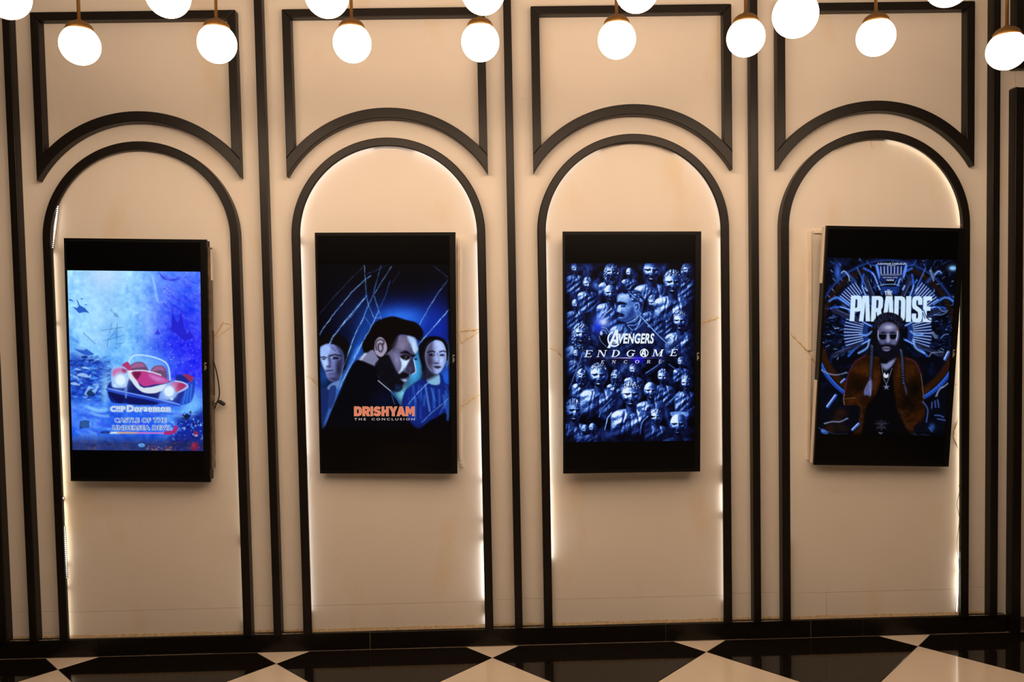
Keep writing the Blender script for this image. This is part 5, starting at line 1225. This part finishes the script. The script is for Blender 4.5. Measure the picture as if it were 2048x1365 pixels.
lettering(cv, p, 'CONCLUSION', (830, 1022, 1430, 1054), pt, bold=.012, lift=.0005, spacing=1.5)

T3 = display((.5500, -.1049, 1.2336), 1.66, .16, .78, 'portrait screen showing a crowd of metallic blue busts')
cv = paint_crowd(); p = add_picture(T3, cv, 'lit picture of a crowd of metallic blue figures')
wi = ink('white_ink', (226, 240, 255))
cv.zoom(1120, 520, 7.186)
lettering(cv, p, 'VENGERS', (838, 1052, 1352, 1200), wi, bold=.034, shear=.22, lift=.0006, spacing=1.06)
glyph_polys(cv, p, [[(795, 1000), (832, 1000), (836, 1200), (788, 1200), (792, 1170), (752, 1170), (716, 1262), (676, 1262)], ], wi, .0006)
glyph_polys(cv, p, [[(798, 1068), (800, 1140), (768, 1140)]], ink('counter_ink', (30, 58, 140)), .0009)
glyph_polys(cv, p, ring_quads(775, 1135, 98, 112, 78, 92, 40, 262, 30), wi, .0005)
cv.zoom(1120, 700, 7.186)
glyph_polys(cv, p, serif_word([('E', 340, 448, 8), ('N', 520, 650, 6), ('D', 725, 845, 4), ('G', 940, 1060, 2), ('M', 1315, 1470, -4), ('E', 1570, 1672, -8)], -6, 92, .26), wi, .0006)
glyph_polys(cv, p, ring_quads(1206, 40, 62, 60, 50, 48, 0, 360, 30) + [[(1196, -22), (1222, -22), (1236, 96), (1212, 96), (1208, 62), (1188, 62), (1176, 84), (1152, 84)]], wi, .0007)
glyph_polys(cv, p, [[(1206, 8), (1209, 44), (1194, 44)]], ink('counter_ink_small', (20, 40, 110)), .0010)
glyph_polys(cv, p, serif_word([('E', 582, 628, 2), ('N', 738, 792, 2), ('C', 908, 956, 1), ('O', 1072, 1130, -1), ('R', 1240, 1292, -2), ('E', 1408, 1454, -4)], 144, 190, .22), ink('grey_white_ink', (214, 222, 240)), .0006)

T4 = display((1.6049, -.1048, 1.2319), -.08, 2.97, 2.09, 'portrait screen hung visibly askew, showing a bearded man and machinery')
cv = paint_wheel(); p = add_picture(T4, cv, 'lit picture of a bearded man before a wheel of machinery')
cv.zoom(1640, 510, 7)
sm = ink('small_print_ink', (190, 205, 235))
lettering(cv, p, 'SUDHAKAR CHERUKURI', (805, 112, 1205, 138), sm, bold=.012, lift=.0006)
lettering(cv, p, 'PRESENTS', (940, 143, 1060, 154), sm, bold=.0, lift=.0006)
lettering(cv, p, 'NATURAL STAR', (880, 306, 1085, 322), sm, bold=.004, lift=.0006)
lettering(cv, p, 'NANI', (932, 336, 1028, 362), sm, bold=.012, lift=.0006)
for (z0, z1) in ((.26, .487), (-.487, -.14)): MB().box(-w-.0045, -w+.0035, .014, .034, z0, z1).build('side_strip', M['batten'], T4, bevel=.001)

# loose lead hanging beside the first screen
ca = tag(empty('power_lead', (-1.158, -.045, 1.055)), 'black lead with a plug hanging beside the undersea screen', 'cable')
pts = Canvas.curve(np.array([(-1.176, 1.257), (-1.171, 1.255), (-1.155, 1.205), (-1.145, 1.143), (-1.144, 1.091), (-1.158, 1.055), (-1.171, 1.026)], float), 5, False)
MB().tube([(x+1.158, -.006+.006*math.sin(z*9), z-1.055) for x, z in pts], .0026, 8).build('lead', M['cable'], ca, smooth=True)
MB().tube([(-.020, 0, -.001), (-.004, 0, .001), (.006, 0, .009), (.012, 0, .008), (.028, 0, -.003), (.032, 0, -.006)], [.0022, .0024, .0045, .0085, .0080, .0050], 10).build('plug', M['cable'], ca, smooth=True)
